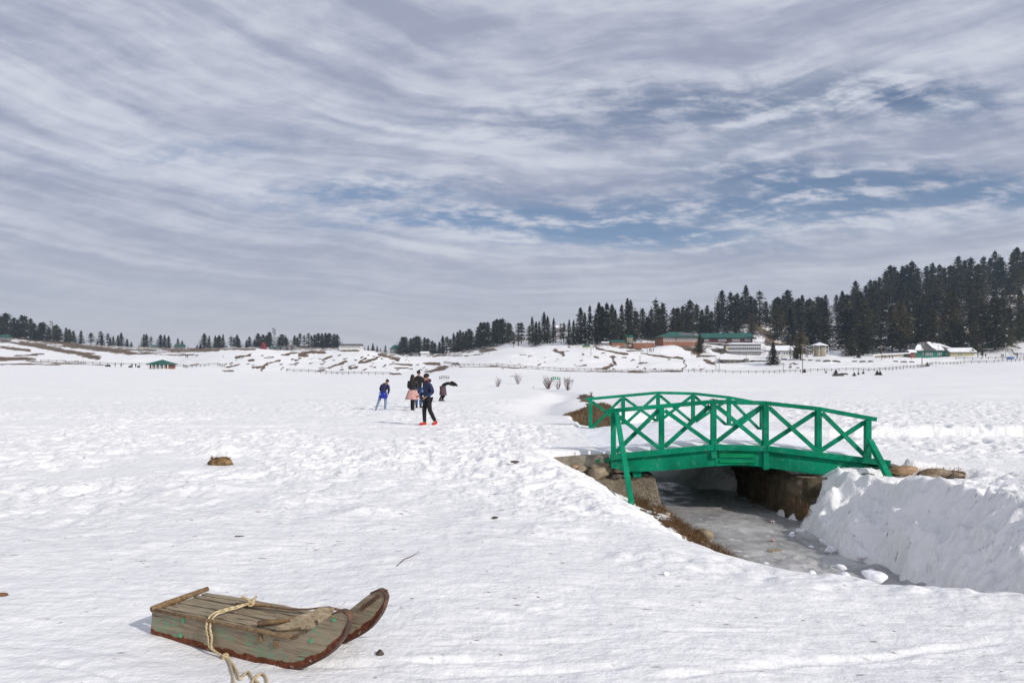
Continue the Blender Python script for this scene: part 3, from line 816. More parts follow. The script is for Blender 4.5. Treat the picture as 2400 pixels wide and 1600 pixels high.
for _ in range(60):
    u_ = _r.uniform(1120, 1900); v_ = _r.uniform(826, 866); L_ = _r.uniform(1, 8); stroke(u_, v_, u_ + L_, v_ + L_ * _r.uniform(-.3, .3), _r.uniform(.6, 1.3))
# forest floor: patchy
ff = (GY > 420) & (U > 1330)
bare[ff] = np.maximum(bare[ff], .44 + .0 * GX[ff])
ff = (GY > 560) & (U <= 1330)
bare[ff] = np.maximum(bare[ff], .50)
# beside the stream
xlw = np.interp(GY, *XL) + .16 * fbm(GX * 1.1, GY * 1.1, 33, 3) + .05 * fbm(GX * 4, GY * 4, 34, 2)
st = (GY > 9.2) & (GY < 15.7)
bare = np.where(st, np.maximum(bare, sst(-.22, .10, GX - xlw + .25 * fbm(GX * 2.2, GY * 2.2, 93, 3)) * sst(9.8, 10.6, GY) * (.80 - .35 * sst(.0, .5, fbm(GX * 1.7, GY * 1.7, 91, 3))) * (GX < 5)), bare)
stroke(2085, 1100, 2255, 1112, 9, 14.0, 15.2)
# bare banks beyond the far railing
eb = (GY > 25.6) & (GY < 29.5)
bare = np.where(eb, np.maximum(bare, np.exp(-((GX - 3.35 + .35 * vn(GX, GY, 92)) / 1.0) ** 4 - ((GY - 27.4) / 1.0) ** 4) * 1.05), bare)
stroke(1368, 930, 1385, 950, 9, 30, 60); stroke(1660, 935, 1672, 936, 2, 30, 60); stroke(1455, 948, 1458, 942, 2.5, 30, 60)
tb = hit(513, 1090)
icyA = (1 - sst(8.0, 13.0, GY)) * 1.0
me = grid_mesh('snow_ground', GX, GY, GZ, ['snow_ground'])
for nm, arr in (('bare', bare), ('icy', icyA)):
    a_ = me.attributes.new(nm, 'FLOAT', 'POINT'); a_.data.foreach_set('value', arr.ravel().astype(np.float32))
g = link('ground', me); g['kind'] = 'structure'; tag(g, 'trampled snow field with bare brown patches reaching up to wooded hills')

# frozen stream
nx, ny = 150, 420
IX, IY = np.meshgrid(np.linspace(2.2, 8.6, nx), np.linspace(5.2, 24.0, ny))
IZ = ICE + .018 * fbm(IX * 1.2, IY * 1.2, 95, 4) + .05 * sst(17.5, 19, IY) + (1 - sst(11.0, 12.6, IY + .6 * fbm(IX * .8, IY * .8, 97, 2))) * (.05 * (1 - 2 * np.abs(fbm(IX * 2.4, IY * 2.4, 96, 4))) + .03 * fbm(IX * 7, IY * 7, 98, 2))
io = link('water', grid_mesh('frozen_stream', IX, IY, IZ, ['ice'])); io['kind'] = 'structure'; tag(io, 'frozen grey stream running under the green bridge')
# ------------------------------------------------------------------ the green bridge
def ynear(x): return 15.6 - (x - 2.2) * .117
def on_plane(u, v, f=ynear, dy=0.0):
    """point of the vertical plane y = f(x) + dy seen at a pixel of the photograph"""
    y = 15.3
    for _ in range(8):
        y = f((u - 1200) / FPX * y) + dy
    return W(u, v, y)


PU = [1438, 1551, 1672, 1794, 1919, 2035]
RAILV = [957, 947, 936.5, 939.5, 953, 975]
KICKV = [1063, 1051.5, 1040, 1043, 1058, 1073]
NP = [on_plane(u, v) for u, v in zip(PU, RAILV)]
KP = [on_plane(u, v) for u, v in zip(PU, KICKV)]
PXS = [p.x for p in NP]; RZ = [p.z for p in NP]; KZ = [p.z for p in KP]
bx_ = np.array([1.9] + PXS + [8.8]); bk = np.array([KZ[0] - .02] + KZ + [KZ[-1] - .09])


def kickz(x): return float(np.interp(x, bx_, bk))
def decktop(x): return kickz(x) - .135


bridge = root('footbridge', (5.1, 18.8, -.3), 'green painted timber bridge with crossed railings over the frozen stream', 'bridge')
GP = 'green_paint'


def railing(f, sh, ns):
    """one side of the bridge: f gives y, sh shifts in x, ns is the outward direction (-1 towards the camera)"""
    P3 = lambda x, z, dy=0.0: Vector((x + sh, f(x + sh) + dy * -ns, z))
    n = len(PXS)
    for i, x in enumerate(PXS):
        zt = RZ[i] - .085; zb = kickz(x) - .10
        if i in (2, 3) and ns < 0: zb = decktop(x) - (.18 if i == 2 else .40)
        pw = .118
        MB().box(P3(x, (zt + zb) / 2, .03 if i not in (2, 3) else .0), (pw, .15, zt - zb), Matrix.Rotation(rad(-6.7), 3, 'Z')).build('post', GP, bridge, .006)
    # top rail in pieces that meet over the posts
    ends = [PXS[0] - .15] + PXS[2:5] + [PXS[-1] + .17]
    rz_ = lambda x: float(np.interp(x, [PXS[0] - .3] + PXS + [PXS[-1] + .3], [RZ[0] - .03] + RZ + [RZ[-1] - .045]))
    for i in range(len(ends) - 1):
        a, b = ends[i], ends[i + 1]
        MB().beam(P3(a + .004, rz_(a) - .045, .02), P3(b - .004, rz_(b) - .045, .02), .14, .092).build('top_rail', GP, bridge, .008)
    for i in range(n - 1):
        a, b = PXS[i] + .065, PXS[i + 1] - .065
        za, zb = RZ[i] - .14, RZ[i + 1] - .14
        ka, kb = kickz(a) + .03, kickz(b) + .03
        MB().beam(P3(a, za, -.022), P3(b, kb, -.022), .090, .055, (0, 1, 0)).build('cross_brace', GP, bridge, .005)
        MB().beam(P3(a, ka, .045), P3(b, zb, .045), .090, .055, (0, 1, 0)).build('cross_brace', GP, bridge, .005)
    kb_ = [PXS[0] - .10, PXS[2], PXS[3], PXS[-1] + .42]
    for i in range(3):
        a, b = kb_[i], kb_[i + 1]
        MB().beam(P3(a + .005, kickz(a) - .066, -.065), P3(b - .005, kickz(b) - .066, -.065), .07, .132).build('kick_board', GP, bridge, .006)


railing(ynear, 0.0, -1)
railing(lambda x: ynear(x) + 7.25, .30, 1)
# deck planks, their ends show between kick board and beam
x = PXS[0] - .12; i = 0; rs = random.Random(4)
while x < PXS[-1] + .25:
    wd = rs.uniform(.20, .26); xc = x + wd / 2; z = decktop(xc) - .03 - rs.uniform(0, .008)
    sl = math.atan2(decktop(xc + .1) - decktop(xc - .1), .2)
    M = Matrix.Rotation(rad(-6.7), 3, 'Z') @ Matrix.Rotation(-sl, 3, 'Y')
    MB().box((xc + .15, (ynear(xc) + ynear(xc) + 7.3) / 2 + .01, z), (wd - rs.uniform(.006, .02), 7.36 + rs.uniform(-.05, .0), .05), M).build('deck_plank', GP, bridge)
    x += wd


# side beams (front one in three lengths), far one in one
def fascia(pts, dy=-.02, th=.13, name='side_beam', f=ynear, shx=0.0, mat=GP):
    poly = [on_plane(u, v) for u, v in pts]
    poly = [Vector((p.x + shx, f(p.x + shx) + dy, p.z)) for p in poly]
    return MB().prism(poly, (0, th, 0)).build(name, mat, bridge, .006)


fascia([(1431, 1080), (1556, 1068), (1674.4, 1057), (1674.4, 1091.5), (1600, 1099), (1500, 1105), (1470, 1104.5), (1432, 1096)])
fascia([(1675.5, 1057.5), (1700, 1055.5), (1735, 1055.5), (1770, 1057), (1797.5, 1060.5), (1797.5, 1095), (1755, 1090), (1722, 1088.5), (1675.5, 1092)])
fascia([(1798.6, 1060.5), (1860, 1068), (1921, 1077), (2028, 1092), (2023, 1113), (2003, 1116), (1985, 1116), (1900, 1109), (1798.6, 1096)])
fascia([(1431, 1080), (1674, 1057), (1735, 1055.5), (1797, 1060.5), (2028, 1092), (2023, 1103), (1990, 1104), (1722, 1075), (1500, 1091), (1432, 1092)], -.05, .13, 'side_beam', lambda x: ynear(x) + 7.3, .3)
fascia([(1684, 1061), (1766, 1061.5), (1766, 1072), (1684, 1071.5)], -.045, .026, 'repair_board', mat='green_board')
fascia([(1685, 1077.5), (1769, 1078), (1769, 1084), (1685, 1083.5)], -.045, .026, 'repair_board', mat='green_board')
for u0, u1 in ((1448, 1558), (1560, 1668), (1682, 1790), (1806, 1880), (1884, 2020)):
    va, vb = np.interp([u0, u1], PU, KICKV)
    fascia([(u0, va + 15.2), (u1, vb + 15.2), (u1, vb + 19), (u0, va + 19)], -.038, .03, 'packing_strip')
# two stays that lean out to the banks
pa = on_plane(1445, 966, dy=-.09); pb = W(1483, 1196, 14.55)
MB().beam(pa, pb, .105, .115, (0, 1, 0)).build('stay', GP, bridge, .006)
pa = on_plane(2039, 1034, dy=-.10); pb = W(2088, 1128, 14.15)
MB().beam(pa, pb, .115, .12, (0, 1, 0)).build('stay', GP, bridge, .006)
# bearers below the beam
for u, v in ((1492, 1108), (2047, 1098)):
    p = on_plane(u, v, dy=.14)
    MB().box(p + Vector((0, .35, -.02)), (.19, .9, .13)).build('bearer', GP, bridge, .008)
for f_, u in ((1.5, 3.1), (3.5, 3.0), (5.5, 3.0)):
    MB().beam((2.4, 15.4 + f_, -.40), (8.1, 14.75 + f_, -.46), .14, .12).build('joist', GP, bridge, .006)

# snow on the deck
nx, ny = 130, 130
SX, SY = np.meshgrid(np.linspace(0, 1, nx), np.linspace(0, 1, ny))
xa = PXS[0] - .85; xb = PXS[-1] + .5
X_ = xa + (xb - xa) * SX + .3 * SY
Y_ = np.vectorize(ynear)(X_) + .12 + SY * 6.98
dk = np.interp(X_ - .3 * SY, bx_, bk - .135)
edge = sst(0, .05, SY) * (1 - sst(.955, 1, SY))
Z_ = dk + .015 + edge * (.155 + .05 * fbm(X_ * 1.2, Y_ * 1.2, 101, 3) + .02 * fbm(X_ * 5, Y_ * 5, 102, 3)) + .09 * sst(.10, .35, SY) * (1 - sst(.65, .95, SY)) * np.sin(np.pi * SX)
gzz = ground_z(X_, Y_, False)
fl = 1 - sst(0, .085, SX); fr_ = sst(.955, 1, SX)
Z_ = Z_ * (1 - fl) + (gzz - .03) * fl
Z_ = Z_ * (1 - fr_) + (np.minimum(dk, gzz) - .06) * fr_
dso = link('deck_snow', grid_mesh('deck_snow', X_, Y_, Z_, ['snow']))
tag(dso, 'trodden snow lying on the deck between the green railings', 'snow', kind='stuff')

# ------------------------------------------------------------------ stone and concrete under the ends of the bridge
lab = root('bridge_abutment', (2.6, 16, -1.4), 'tan concrete and rubble abutment under the bridge end beside the dry grass', 'abutment')
f0 = 15.66
bl = lambda u, v, y=f0: W(u, v, y)
front = [bl(1378, 1126), bl(1534, 1113), bl(1541, 1140), bl(1556, 1206), bl(1400, 1206)]
o_ = MB().prism([p + Vector((0, .0, 0)) for p in front], (0, 6.6, 0)).build('footing', 'old_concrete', lab, .03)
cop = [bl(1277, 1079), bl(1300, 1073), bl(1340, 1070), bl(1380, 1067), bl(1428, 1066), bl(1431, 1095), bl(1395, 1096), bl(1350, 1093), bl(1305, 1090)]
MB().prism([p + Vector((0, .03, 0)) for p in cop], (0, .55, 0)).build('coping', 'mortar', lab, .03)
MB().prism([bl(1290, 1088) + Vector((0, .12, 0)), bl(1436, 1092) + Vector((0, .12, 0)), bl(1445, 1122) + Vector((0, .12, 0)), bl(1360, 1128) + Vector((0, .12, 0)), bl(1300, 1110) + Vector((0, .12, 0))], (0, .6, 0)).build('core', 'mortar', lab, .02)
for (u, v, w_, h_, mt, sd_) in ((1402, 1105, 62, 36, 'stone_tan', 3), (1331, 1100, 34, 15, 'stone_dark', 4), (1365, 1098, 26, 18, 'stone_tan', 5), (1346, 1092, 20, 10, 'stone_orange', 6), (1302, 1096, 22, 12, 'stone_tan', 7),
                                (1446, 1115, 34, 15, 'stone_dark', 8), (1452, 1101, 24, 14, 'stone_tan', 9), (1468, 1113, 22, 12, 'stone_tan', 10), (1413, 1077, 26, 20, 'mortar', 12), (1318, 1108, 24, 10, 'stone_grey', 13),
                                (1378, 1120, 30, 10, 'stone_grey', 14), (1509, 1110, 20, 8, 'stone_dark', 15)):
    c = bl(u, v, f0 + .10); s_ = f0 / FPX
    rock('stone', mt, c, (w_ * s_, .34, h_ * s_), sd_, lab, (0, rs.uniform(-.12, .12), 0), .10)

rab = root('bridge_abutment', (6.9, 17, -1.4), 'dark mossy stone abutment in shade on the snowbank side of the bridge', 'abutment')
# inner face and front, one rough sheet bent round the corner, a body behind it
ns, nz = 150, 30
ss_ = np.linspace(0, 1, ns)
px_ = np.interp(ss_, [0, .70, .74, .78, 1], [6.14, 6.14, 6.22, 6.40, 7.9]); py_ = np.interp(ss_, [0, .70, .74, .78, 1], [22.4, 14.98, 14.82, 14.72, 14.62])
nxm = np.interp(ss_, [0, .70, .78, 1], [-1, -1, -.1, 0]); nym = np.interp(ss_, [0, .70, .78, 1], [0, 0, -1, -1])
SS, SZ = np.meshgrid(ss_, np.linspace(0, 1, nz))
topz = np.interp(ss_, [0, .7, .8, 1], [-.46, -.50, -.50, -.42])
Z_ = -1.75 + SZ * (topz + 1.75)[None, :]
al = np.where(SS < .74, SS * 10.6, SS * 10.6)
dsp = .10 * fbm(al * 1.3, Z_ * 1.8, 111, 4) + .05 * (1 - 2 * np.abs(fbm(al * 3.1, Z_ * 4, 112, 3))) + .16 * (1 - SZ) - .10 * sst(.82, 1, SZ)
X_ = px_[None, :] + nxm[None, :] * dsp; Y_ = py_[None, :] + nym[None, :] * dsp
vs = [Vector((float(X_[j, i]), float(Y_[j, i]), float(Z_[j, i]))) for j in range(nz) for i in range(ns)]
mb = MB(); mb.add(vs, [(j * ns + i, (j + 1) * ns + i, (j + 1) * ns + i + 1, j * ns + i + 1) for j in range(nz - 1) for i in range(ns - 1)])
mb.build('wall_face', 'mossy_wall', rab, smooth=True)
MB().prism([Vector((6.30, 15.0, -1.75)), Vector((6.30, 15.0, -.53)), Vector((7.9, 14.9, -.50)), Vector((7.9, 14.9, -1.75))], (0, 7.3, 0)).build('footing', 'old_concrete', rab, .03)
for (u, v, w_, h_, d_, mt, sd_, Yd) in ((2028, 1113, 46, 18, .5, 'stone_grey', 21, 14.75), (2064, 1103, 34, 20, .4, 'stone_grey', 22, 14.95), (2120, 1102, 66, 20, .45, 'stone_orange', 23, 14.6), (1985, 1120, 24, 10, .3, 'stone_dark', 24, 14.9),
                                        (2190, 1107, 84, 20, .5, 'stone_tan', 25, 14.65), (2180, 1117, 50, 14, .35, 'stone_tan', 26, 14.4), (2238, 1113, 40, 14, .35, 'stone_tan', 27, 14.5), (2148, 1095, 30, 10, .3, 'stone_grey', 28, 14.9), (2090, 1092, 26, 12, .4, 'stone_grey', 29, 15.0)):
    c = W(u, v, Yd); s_ = Yd / FPX
    rock('stone', mt, c, (w_ * s_, d_, h_ * s_), sd_, rab, (0, rs.uniform(-.1, .1), rs.uniform(-.2, .2)), .12)

# ------------------------------------------------------------------ dry grass
rg = random.Random(8); rn = np.random.RandomState(8)
_y = rn.uniform(9.6, 15.62, 9000); _x = np.interp(_y, *XL) + rn.uniform(-.18, 1.05, 9000); _z = ground_z(_x, _y)
_k = (fbm(_x * 1.7, _y * 1.7, 91, 3) < .30) & (_z > ICE - .03) & (_z < -.85)
pts = [(a_, b_, c_ - .01) for a_, b_, c_ in zip(_x[_k], _y[_k], _z[_k])][:6000]
tag(blades('dry_grass', 'dry_grass', pts, h=(.10, .26), wd=.0045, lean=.8, seed=2, dirv=(.5, -.35, 0), mat2='dry_reed'), 'matted brown grass along the left edge of the ice', 'grass', kind='stuff')
pts = [(6.08 + rg.uniform(-.06, .06), rg.uniform(13.9, 16.5), rg.uniform(-1.3, -.95)) for _ in range(420)]
tag(blades('dry_grass', 'dry_reed', pts, h=(.12, .34), wd=.005, lean=.5, seed=3, dirv=(-.25, -.2, -.5), mat2='dry_grass'), 'rusty brown grass hanging at the foot of the dark wall', 'grass', kind='stuff')
pts = []
while len(pts) < 260:
    p = W(rg.uniform(2150, 2260), rg.uniform(1098, 1122), rg.uniform(14.2, 14.6)); pts.append(p)
tag(blades('dry_grass', 'dry_reed', pts, h=(.08, .24), wd=.004, lean=.9, seed=4, dirv=(.3, -.5, -.3)), 'reddish dry grass poking out of snow right of the bridge', 'grass', kind='stuff')
_x = rn.uniform(1.9, 5.0, 16000); _y = rn.uniform(25.5, 31, 16000); _z = ground_z(_x, _y)
_ri = np.clip(np.searchsorted(Rr, _y), 0, len(Rr) - 1); _ci = np.clip(np.searchsorted(A, np.arctan2(_x, _y)), 0, len(A) - 1)
_k = bare[_ri, _ci] > .5
pts = np.stack([_x[_k], _y[_k], _z[_k] - .01], 1)[:4000]
tag(blades('dry_grass', 'dry_grass', [tuple(q) for q in pts], h=(.06, .16), wd=.007, lean=.8, seed=5), 'brown grass on the thawed bank behind the far railing', 'grass', kind='stuff')
tb.z = gz(tb.x, tb.y); pts = []
clod = rock('turf_clod', 'dry_grass', (tb.x, tb.y + .10, tb.z + .03), (.46, .30, .26), 65, rough=.25)
tag(clod, 'brown turf clod showing through a hole in the snow', 'turf')
for _ in range(420):
    a = rg.uniform(math.pi, 2 * math.pi); q = math.sqrt(rg.random()); e = rg.uniform(0, 1)
    pts.append((math.cos(a) * .20 * (1 - .3 * e), math.sin(a) * .11 * q, rg.uniform(-.02, .12)))
gb = MB()
for q in pts:
    p = Vector(q) + Vector((rg.uniform(-.01, .01), -.02, 0)); d = Vector((rg.uniform(-.5, .5), rg.uniform(-1, .2), rg.uniform(-.3, .6))).normalized() * rg.uniform(.03, .07); sv_ = Vector((.004, 0, .003))
    gb.add([p - sv_, p + sv_, p + d], [(0, 1, 2)])
me = gb.mesh('grass'); me.materials.append(MATS['dry_reed']); me_o = bpy.data.objects.new('grass', me); COL.objects.link(me_o); me_o.parent = clod

# ------------------------------------------------------------------ small things on the ice and the snow
p = hit(1646, 1250); rock('stone', 'stone_tan', (3.70, 13.2, -1.37), (.37, .30, .24), 31, rough=.06)
tag(bpy.data.objects['stone' if 'stone' in bpy.data.objects and bpy.data.objects['stone'].parent is None else [o.name for o in COL.objects if o.name.startswith('stone') and o.parent is None][-1]], 'rounded tan stone at the edge of the ice', 'stone')


for i, (x_, y_, d_, mt) in enumerate(((3.05, 14.9, .20, 'stone_grey'), (3.22, 14.2, .13, 'stone_tan'), (3.35, 13.7, .16, 'stone_grey'), (3.55, 12.5, .12, 'stone_tan'), (3.62, 11.8, .15, 'stone_dark'), (3.85, 11.2, .11, 'stone_grey'))):
    o_ = rock('stone', mt, (x_, y_, max(gz(x_, y_), ICE) + d_ * .15), (d_ * 1.4, d_, d_ * .7), 140 + i, rot=(0, 0, i * .9), rough=.12)
    tag(o_, '%s small bank stone from the bridge in the brown grass beside the ice' % 'first second third fourth fifth sixth'.split()[i], 'stone', 'small stones on the left bank')


def flat_thing(name, mat, u, v, z, size, rotz, label, cat, thick=.012, bend=.01):
    Y = (CAMH - z) * FPX / (v - HOR); c = Vector(((u - 1200) / FPX * Y, Y, z))
    b = MB(); n = 5
    M = Matrix.Rotation(rotz, 3, 'Z')
    for i in range(n):
        pass
    top = []; bot = []
    for i in range(n):
        for j in (0, 1):
            q = Vector(((i / (n - 1) - .5) * size[0], (j - .5) * size[1], bend * math.sin(i * 2.1 + j)))
            top.append(M @ q + c + Vector((0, 0, thick))); bot.append(M @ q + c)
    fs = [(2 * i, 2 * i + 2, 2 * i + 3, 2 * i + 1) for i in range(n - 1)]
    nb = len(top)
    fs2 = [(a + nb, b_ + nb, c_ + nb, d + nb) for a, d, c_, b_ in [(f[0], f[1], f[2], f[3]) for f in fs]]
    sides = [(2 * i, 2 * i + 2, 2 * i + 2 + nb, 2 * i + nb) for i in range(n - 1)] + [(2 * i + 1, 2 * i + 3, 2 * i + 3 + nb, 2 * i + 1 + nb) for i in range(n - 1)]
    sides += [(0, 1, 1 + nb, nb), (2 * n - 2, 2 * n - 1, 2 * n - 1 + nb, 2 * n - 2 + nb)]
    b.add(top + bot, fs + fs2 + sides)
    return tag(b.build(name, mat, loc=c), label, cat)


plain('wrapper_red', (.35, .05, .04), (.75, .70, .68), 30, .4, lo=.45, hi=.55)
plain('paper', (.70, .69, .68), (.82, .81, .80), 20, .6)
plain('ice_chunk', (.72, .74, .77), (.84, .85, .87), 5, .25, spec=.5)
flat_thing('candy_wrapper', 'wrapper_red', 1810, 1222, ICE + .02, (.12, .06), .4, 'crumpled red wrapper in the shade under the bridge', 'wrapper', .02, .015)
flat_thing('candy_wrapper', 'wrapper_red', 1811, 1267, ICE + .02, (.07, .07), 1.2, 'small red and white wrapper on the sunlit ice', 'wrapper', .03, .01)
flat_thing('wood_scrap', 'sled_plank', 1815, 1291, ICE + .015, (.24, .05), .1, 'splinter of brown wood lying on the ice', 'wood', .03, .008)
flat_thing('paper_packet', 'paper', 1727, 1293, -1.24, (.13, .035), -.5, 'white packet on the brown grass near the stone', 'packet', .02, .003)
flat_thing('paper_packet', 'paper', 1529, 1202, -1.12, (.11, .06), -.4, 'pale crushed packet below the tan abutment', 'packet', .03, .008)
c = Vector(((1855 - 1200) / FPX * 13.2, 13.2, ICE + .05)); o_ = rock('ice_block', 'ice_chunk', c, (.13, .11, .12), 41); tag(o_, 'small clear ice block on the frozen stream', 'ice')
for (u, v, d, sd_, lb) in ((2052, 1352, .17, 51, 'rounded snow clump on the lip above the frozen stream'), (1560, 1343, .045, 52, 'little snow crumb left of the stream mouth')):
    Y = 6.2 if sd_ == 51 else 5.9; q = W(u, v, Y); q.z = max(gz(q.x, q.y) + d * .12, q.z)
    o_ = rock('snow_clump', 'snow', q, (d * 1.3, d, d * .8), sd_, rough=.55); tag(o_, lb, 'snow clump')
    for p_ in o_.data.polygons: p_.use_smooth = True
    o_.modifiers.new('sub', 'SUBSURF').render_levels = 1


CH = [(13.6, 5.75, .14), (12.9, 5.85, .10), (12.1, 5.65, .16), (11.5, 5.9, .12), (11.0, 5.3, .15), (10.7, 4.7, .12), (10.9, 5.75, .09), (10.5, 5.1, .18), (11.3, 4.2, .08), (12.4, 5.45, .07)]
for i, (y_, x_, d_) in enumerate(sorted(CH, reverse=True)):
    z_ = max(ICE, gz(x_, y_))
    o_ = rock('snow_chunk', 'snow', (x_, y_, z_ + d_ * .25), (d_ * 1.4, d_, d_ * .8), 120 + i, rot=(0, 0, i * 1.3), rough=.35)
    for p_ in o_.data.polygons: p_.use_smooth = True
    tag(o_, '%s snow chunk from the bridge along the foot of the snowbank' % ('first second third fourth fifth sixth seventh eighth ninth tenth'.split()[i]), 'snow chunk', 'snow chunks on the ice')


def twig(pts, r, label, mat='bare_twig', loc=None):
    c = Vector(pts[0])
    return tag(MB().tube(pts, [r] * (len(pts) - 1) + [r * .4], 5).build('twig', mat, loc=c), label, 'twig')


def gp(u, v, dz=.006):
    p = hit(u, v); return Vector((p.x, p.y, p.z + dz))


twig([gp(930, 1328), gp(948, 1313), gp(965, 1306), gp(983, 1292)], .004, 'thin bent twig lying on the snow between sled and bridge')
twig([gp(551, 1259), gp(562, 1258.5), gp(573, 1257)], .006, 'short dark twig on the snow above the sled')
twig([W(1512, 1221, 13.9), W(1545, 1197, 14.0)], .008, 'dark stick leaning out of snow below the tan abutment')
twig([W(1659, 1288, 12.6), W(1659, 1258, 12.6), W(1640, 1252, 12.7)], .008, 'pale reed stalk standing in front of the tan stone', 'pale_twig')
tag(rock('clod', 'stone_dark', gp(891, 1536, .012), (.05, .04, .04), 61), 'small brown clod on the snow right of the sled', 'clod')
tag(rock('clod', 'stone_dark', gp(1206, 1091, .02), (.17, .12, .05), 62), 'flat dark clod on the snow left of the abutment', 'clod')
tag(rock('clod', 'dry_reed', gp(5, 1396, .012), (.09, .05, .025), 63), 'brown leaf scrap at the left edge of the snow', 'leaf')
tag(rock('clod', 'stone_dark', gp(1160, 1218, .01), (.07, .05, .03), 64), 'dark crumb of earth uphill from the twig', 'clod')

# ------------------------------------------------------------------ the sled
SB = Vector((-2.486, 4.69, 0)); SD = Vector((.891, -.454, 0)).normalized(); SW = Vector((.454, .891, 0)).normalized()
sz0 = gz(-1.9, 4.6) + .004


def S(t, wv_, z): return SB + SD * t + SW * wv_ + Vector((0, 0, z + sz0))


sled = root('sled', (SB.x + .9, SB.y - .25, sz0), 'worn wooden sled with upcurved runners lying on the snow', 'sled')
BOT = [(0, .012), (.05, 0), (.5, 0), (1.0, 0), (1.2, .006), (1.33, .030), (1.46, .082), (1.605, .176), (1.70, .284), (1.738, .372)]
TOP = [(1.738, .402), (1.718, .424), (1.68, .428), (1.62, .400), (1.53, .336), (1.44, .270), (1.36, .222), (1.30, .200), (1.0, .196), (.5, .186), (.02, .168)]


def curve(pts, n):
    """smooth resample"""
    pts = [Vector((p[0], p[1], 0)) for p in pts]; out = []
    m_ = len(pts)
    for i in range(m_ - 1):
        p0, p1, p2, p3 = pts[max(i - 1, 0)], pts[i], pts[i + 1], pts[min(i + 2, m_ - 1)]
        for q in range(n):
            s_ = q / n
            out.append(.5 * ((2 * p1) + (p2 - p0) * s_ + (2 * p0 - 5 * p1 + 4 * p2 - p3) * s_ ** 2 + (3 * p1 - p0 - 3 * p2 + p3) * s_ ** 3))
    out.append(pts[-1]); return [(p.x, p.y) for p in out]


for wv_, nm in ((.0, 0), (.40, 1)):
    prof = [(t_, z_) for t_, z_ in curve(BOT[1:], 3)]
    # quad strip between lower and upper edge so that paint and wear follow the board
    nT = 34; ts = np.linspace(0, 1, nT)
    bt = np.array([BOT[0]] + prof); tp = np.array(list(reversed(curve(TOP, 3))))
    def res(a):
        L = np.concatenate([[0], np.cumsum(np.hypot(*np.diff(a, axis=0).T))]); L /= L[-1]
        return np.stack([np.interp(ts, L, a[:, 0]), np.interp(ts, L, a[:, 1])], 1)
    bt = res(bt); tp = res(tp); nv = 7; th_ = .032
    vs = []; low = []
    for side in (0, 1):
        for i in range(nT):
            for j in range(nv):
                q = bt[i] + (tp[i] - bt[i]) * j / (nv - 1)
                vs.append(S(q[0] - nm * .05 * max(0, q[0] - .8), wv_ + side * th_, q[1]) - WL[sled.name]); low.append(1 - j / (nv - 1))
    fs = []
    N_ = nT * nv
    for i in range(nT - 1):
        for j in range(nv - 1):
            a = i * nv + j
            fs.append((a, a + 1, a + nv + 1, a + nv)); fs.append((a + N_, a + nv + N_, a + nv + 1 + N_, a + 1 + N_))
        for j in (0, nv - 1):
            a = i * nv + j; fs.append((a, a + nv, a + nv + N_, a + N_))
    for j in range(nv - 1):
        for i in (0, nT - 1):
            a = i * nv + j; fs.append((a, a + 1, a + 1 + N_, a + N_))
    me = bpy.data.meshes.new('runner'); me.from_pydata([tuple(p) for p in vs], [], fs)
    bm = bmesh.new(); bm.from_mesh(me); bmesh.ops.recalc_face_normals(bm, faces=bm.faces); bm.to_mesh(me); bm.free()
    a_ = me.attributes.new('low', 'FLOAT', 'POINT'); a_.data.foreach_set('value', np.array(low, np.float32))
    me.materials.append(MATS['sled_side'])
    ro = link('runner', me, None, sled)
    ro.modifiers.new('bevel', 'BEVEL').width = .004
    # iron shoe bent round the edge of the runner
    edge_ = curve(BOT[3:] + TOP[:4], 4); mb = MB()
    for i in range(len(edge_) - 1):
        pass
    ring = []; edge_ = [(t_ - nm * .05 * max(0, t_ - .8), z_) for t_, z_ in edge_]
    for i, (t_, z_) in enumerate(edge_):
        d = Vector((edge_[min(i + 1, len(edge_) - 1)][0] - edge_[max(i - 1, 0)][0], edge_[min(i + 1, len(edge_) - 1)][1] - edge_[max(i - 1, 0)][1], 0)).normalized()
        nn_ = Vector((d.y, -d.x, 0))
        ring += [S(t_ + nn_.x * .006, wv_ - .004, z_ + nn_.y * .006), S(t_ + nn_.x * .006, wv_ + th_ + .004, z_ + nn_.y * .006), S(t_ - nn_.x * .004, wv_ + th_ + .004, z_ - nn_.y * .004), S(t_ - nn_.x * .004, wv_ - .004, z_ - nn_.y * .004)]
    fs = []
    for i in range(len(edge_) - 1):
        for q in range(4): fs.append((i * 4 + q, i * 4 + (q + 1) % 4, i * 4 + 4 + (q + 1) % 4, i * 4 + 4 + q))
    fs += [(0, 1, 2, 3), tuple(len(ring) - 4 + q for q in range(4))]
    mb.add(ring, fs).build('iron_shoe', 'rust_iron', ro)
    if nm == 0:
        for t_, z_, sx_, sz_ in ((.34, .155, .022, .026), (1.46, .22, .020, .022), (1.635, .372, .018, .018), (.31, .05, .022, .022)):
            MB().box(S(t_, -.002, z_), (sx_, .006, sz_), Matrix((SD, SW, Vector((0, 0, 1)))).transposed()).build('paint_dab', 'green_chip', ro)
        for t_, z_ in ((1.05, .165), (1.18, .150)):
            MB().box(S(t_, -.004, z_), (.035, .012, .050), Matrix((SD, SW, Vector((0, 0, 1)))).transposed()).build('tenon_end', 'sled_bar', ro, .003)
    else:
        MB().beam(S(1.50, -.003 + wv_, .285), S(1.655, -.003 + wv_, .40), .008, .022).build('iron_plate', 'rust_iron', ro)

rs = random.Random(12)
zt = lambda t_: float(np.interp(t_, [0, .5, 1.0, 1.3], [.172, .190, .199, .203]))
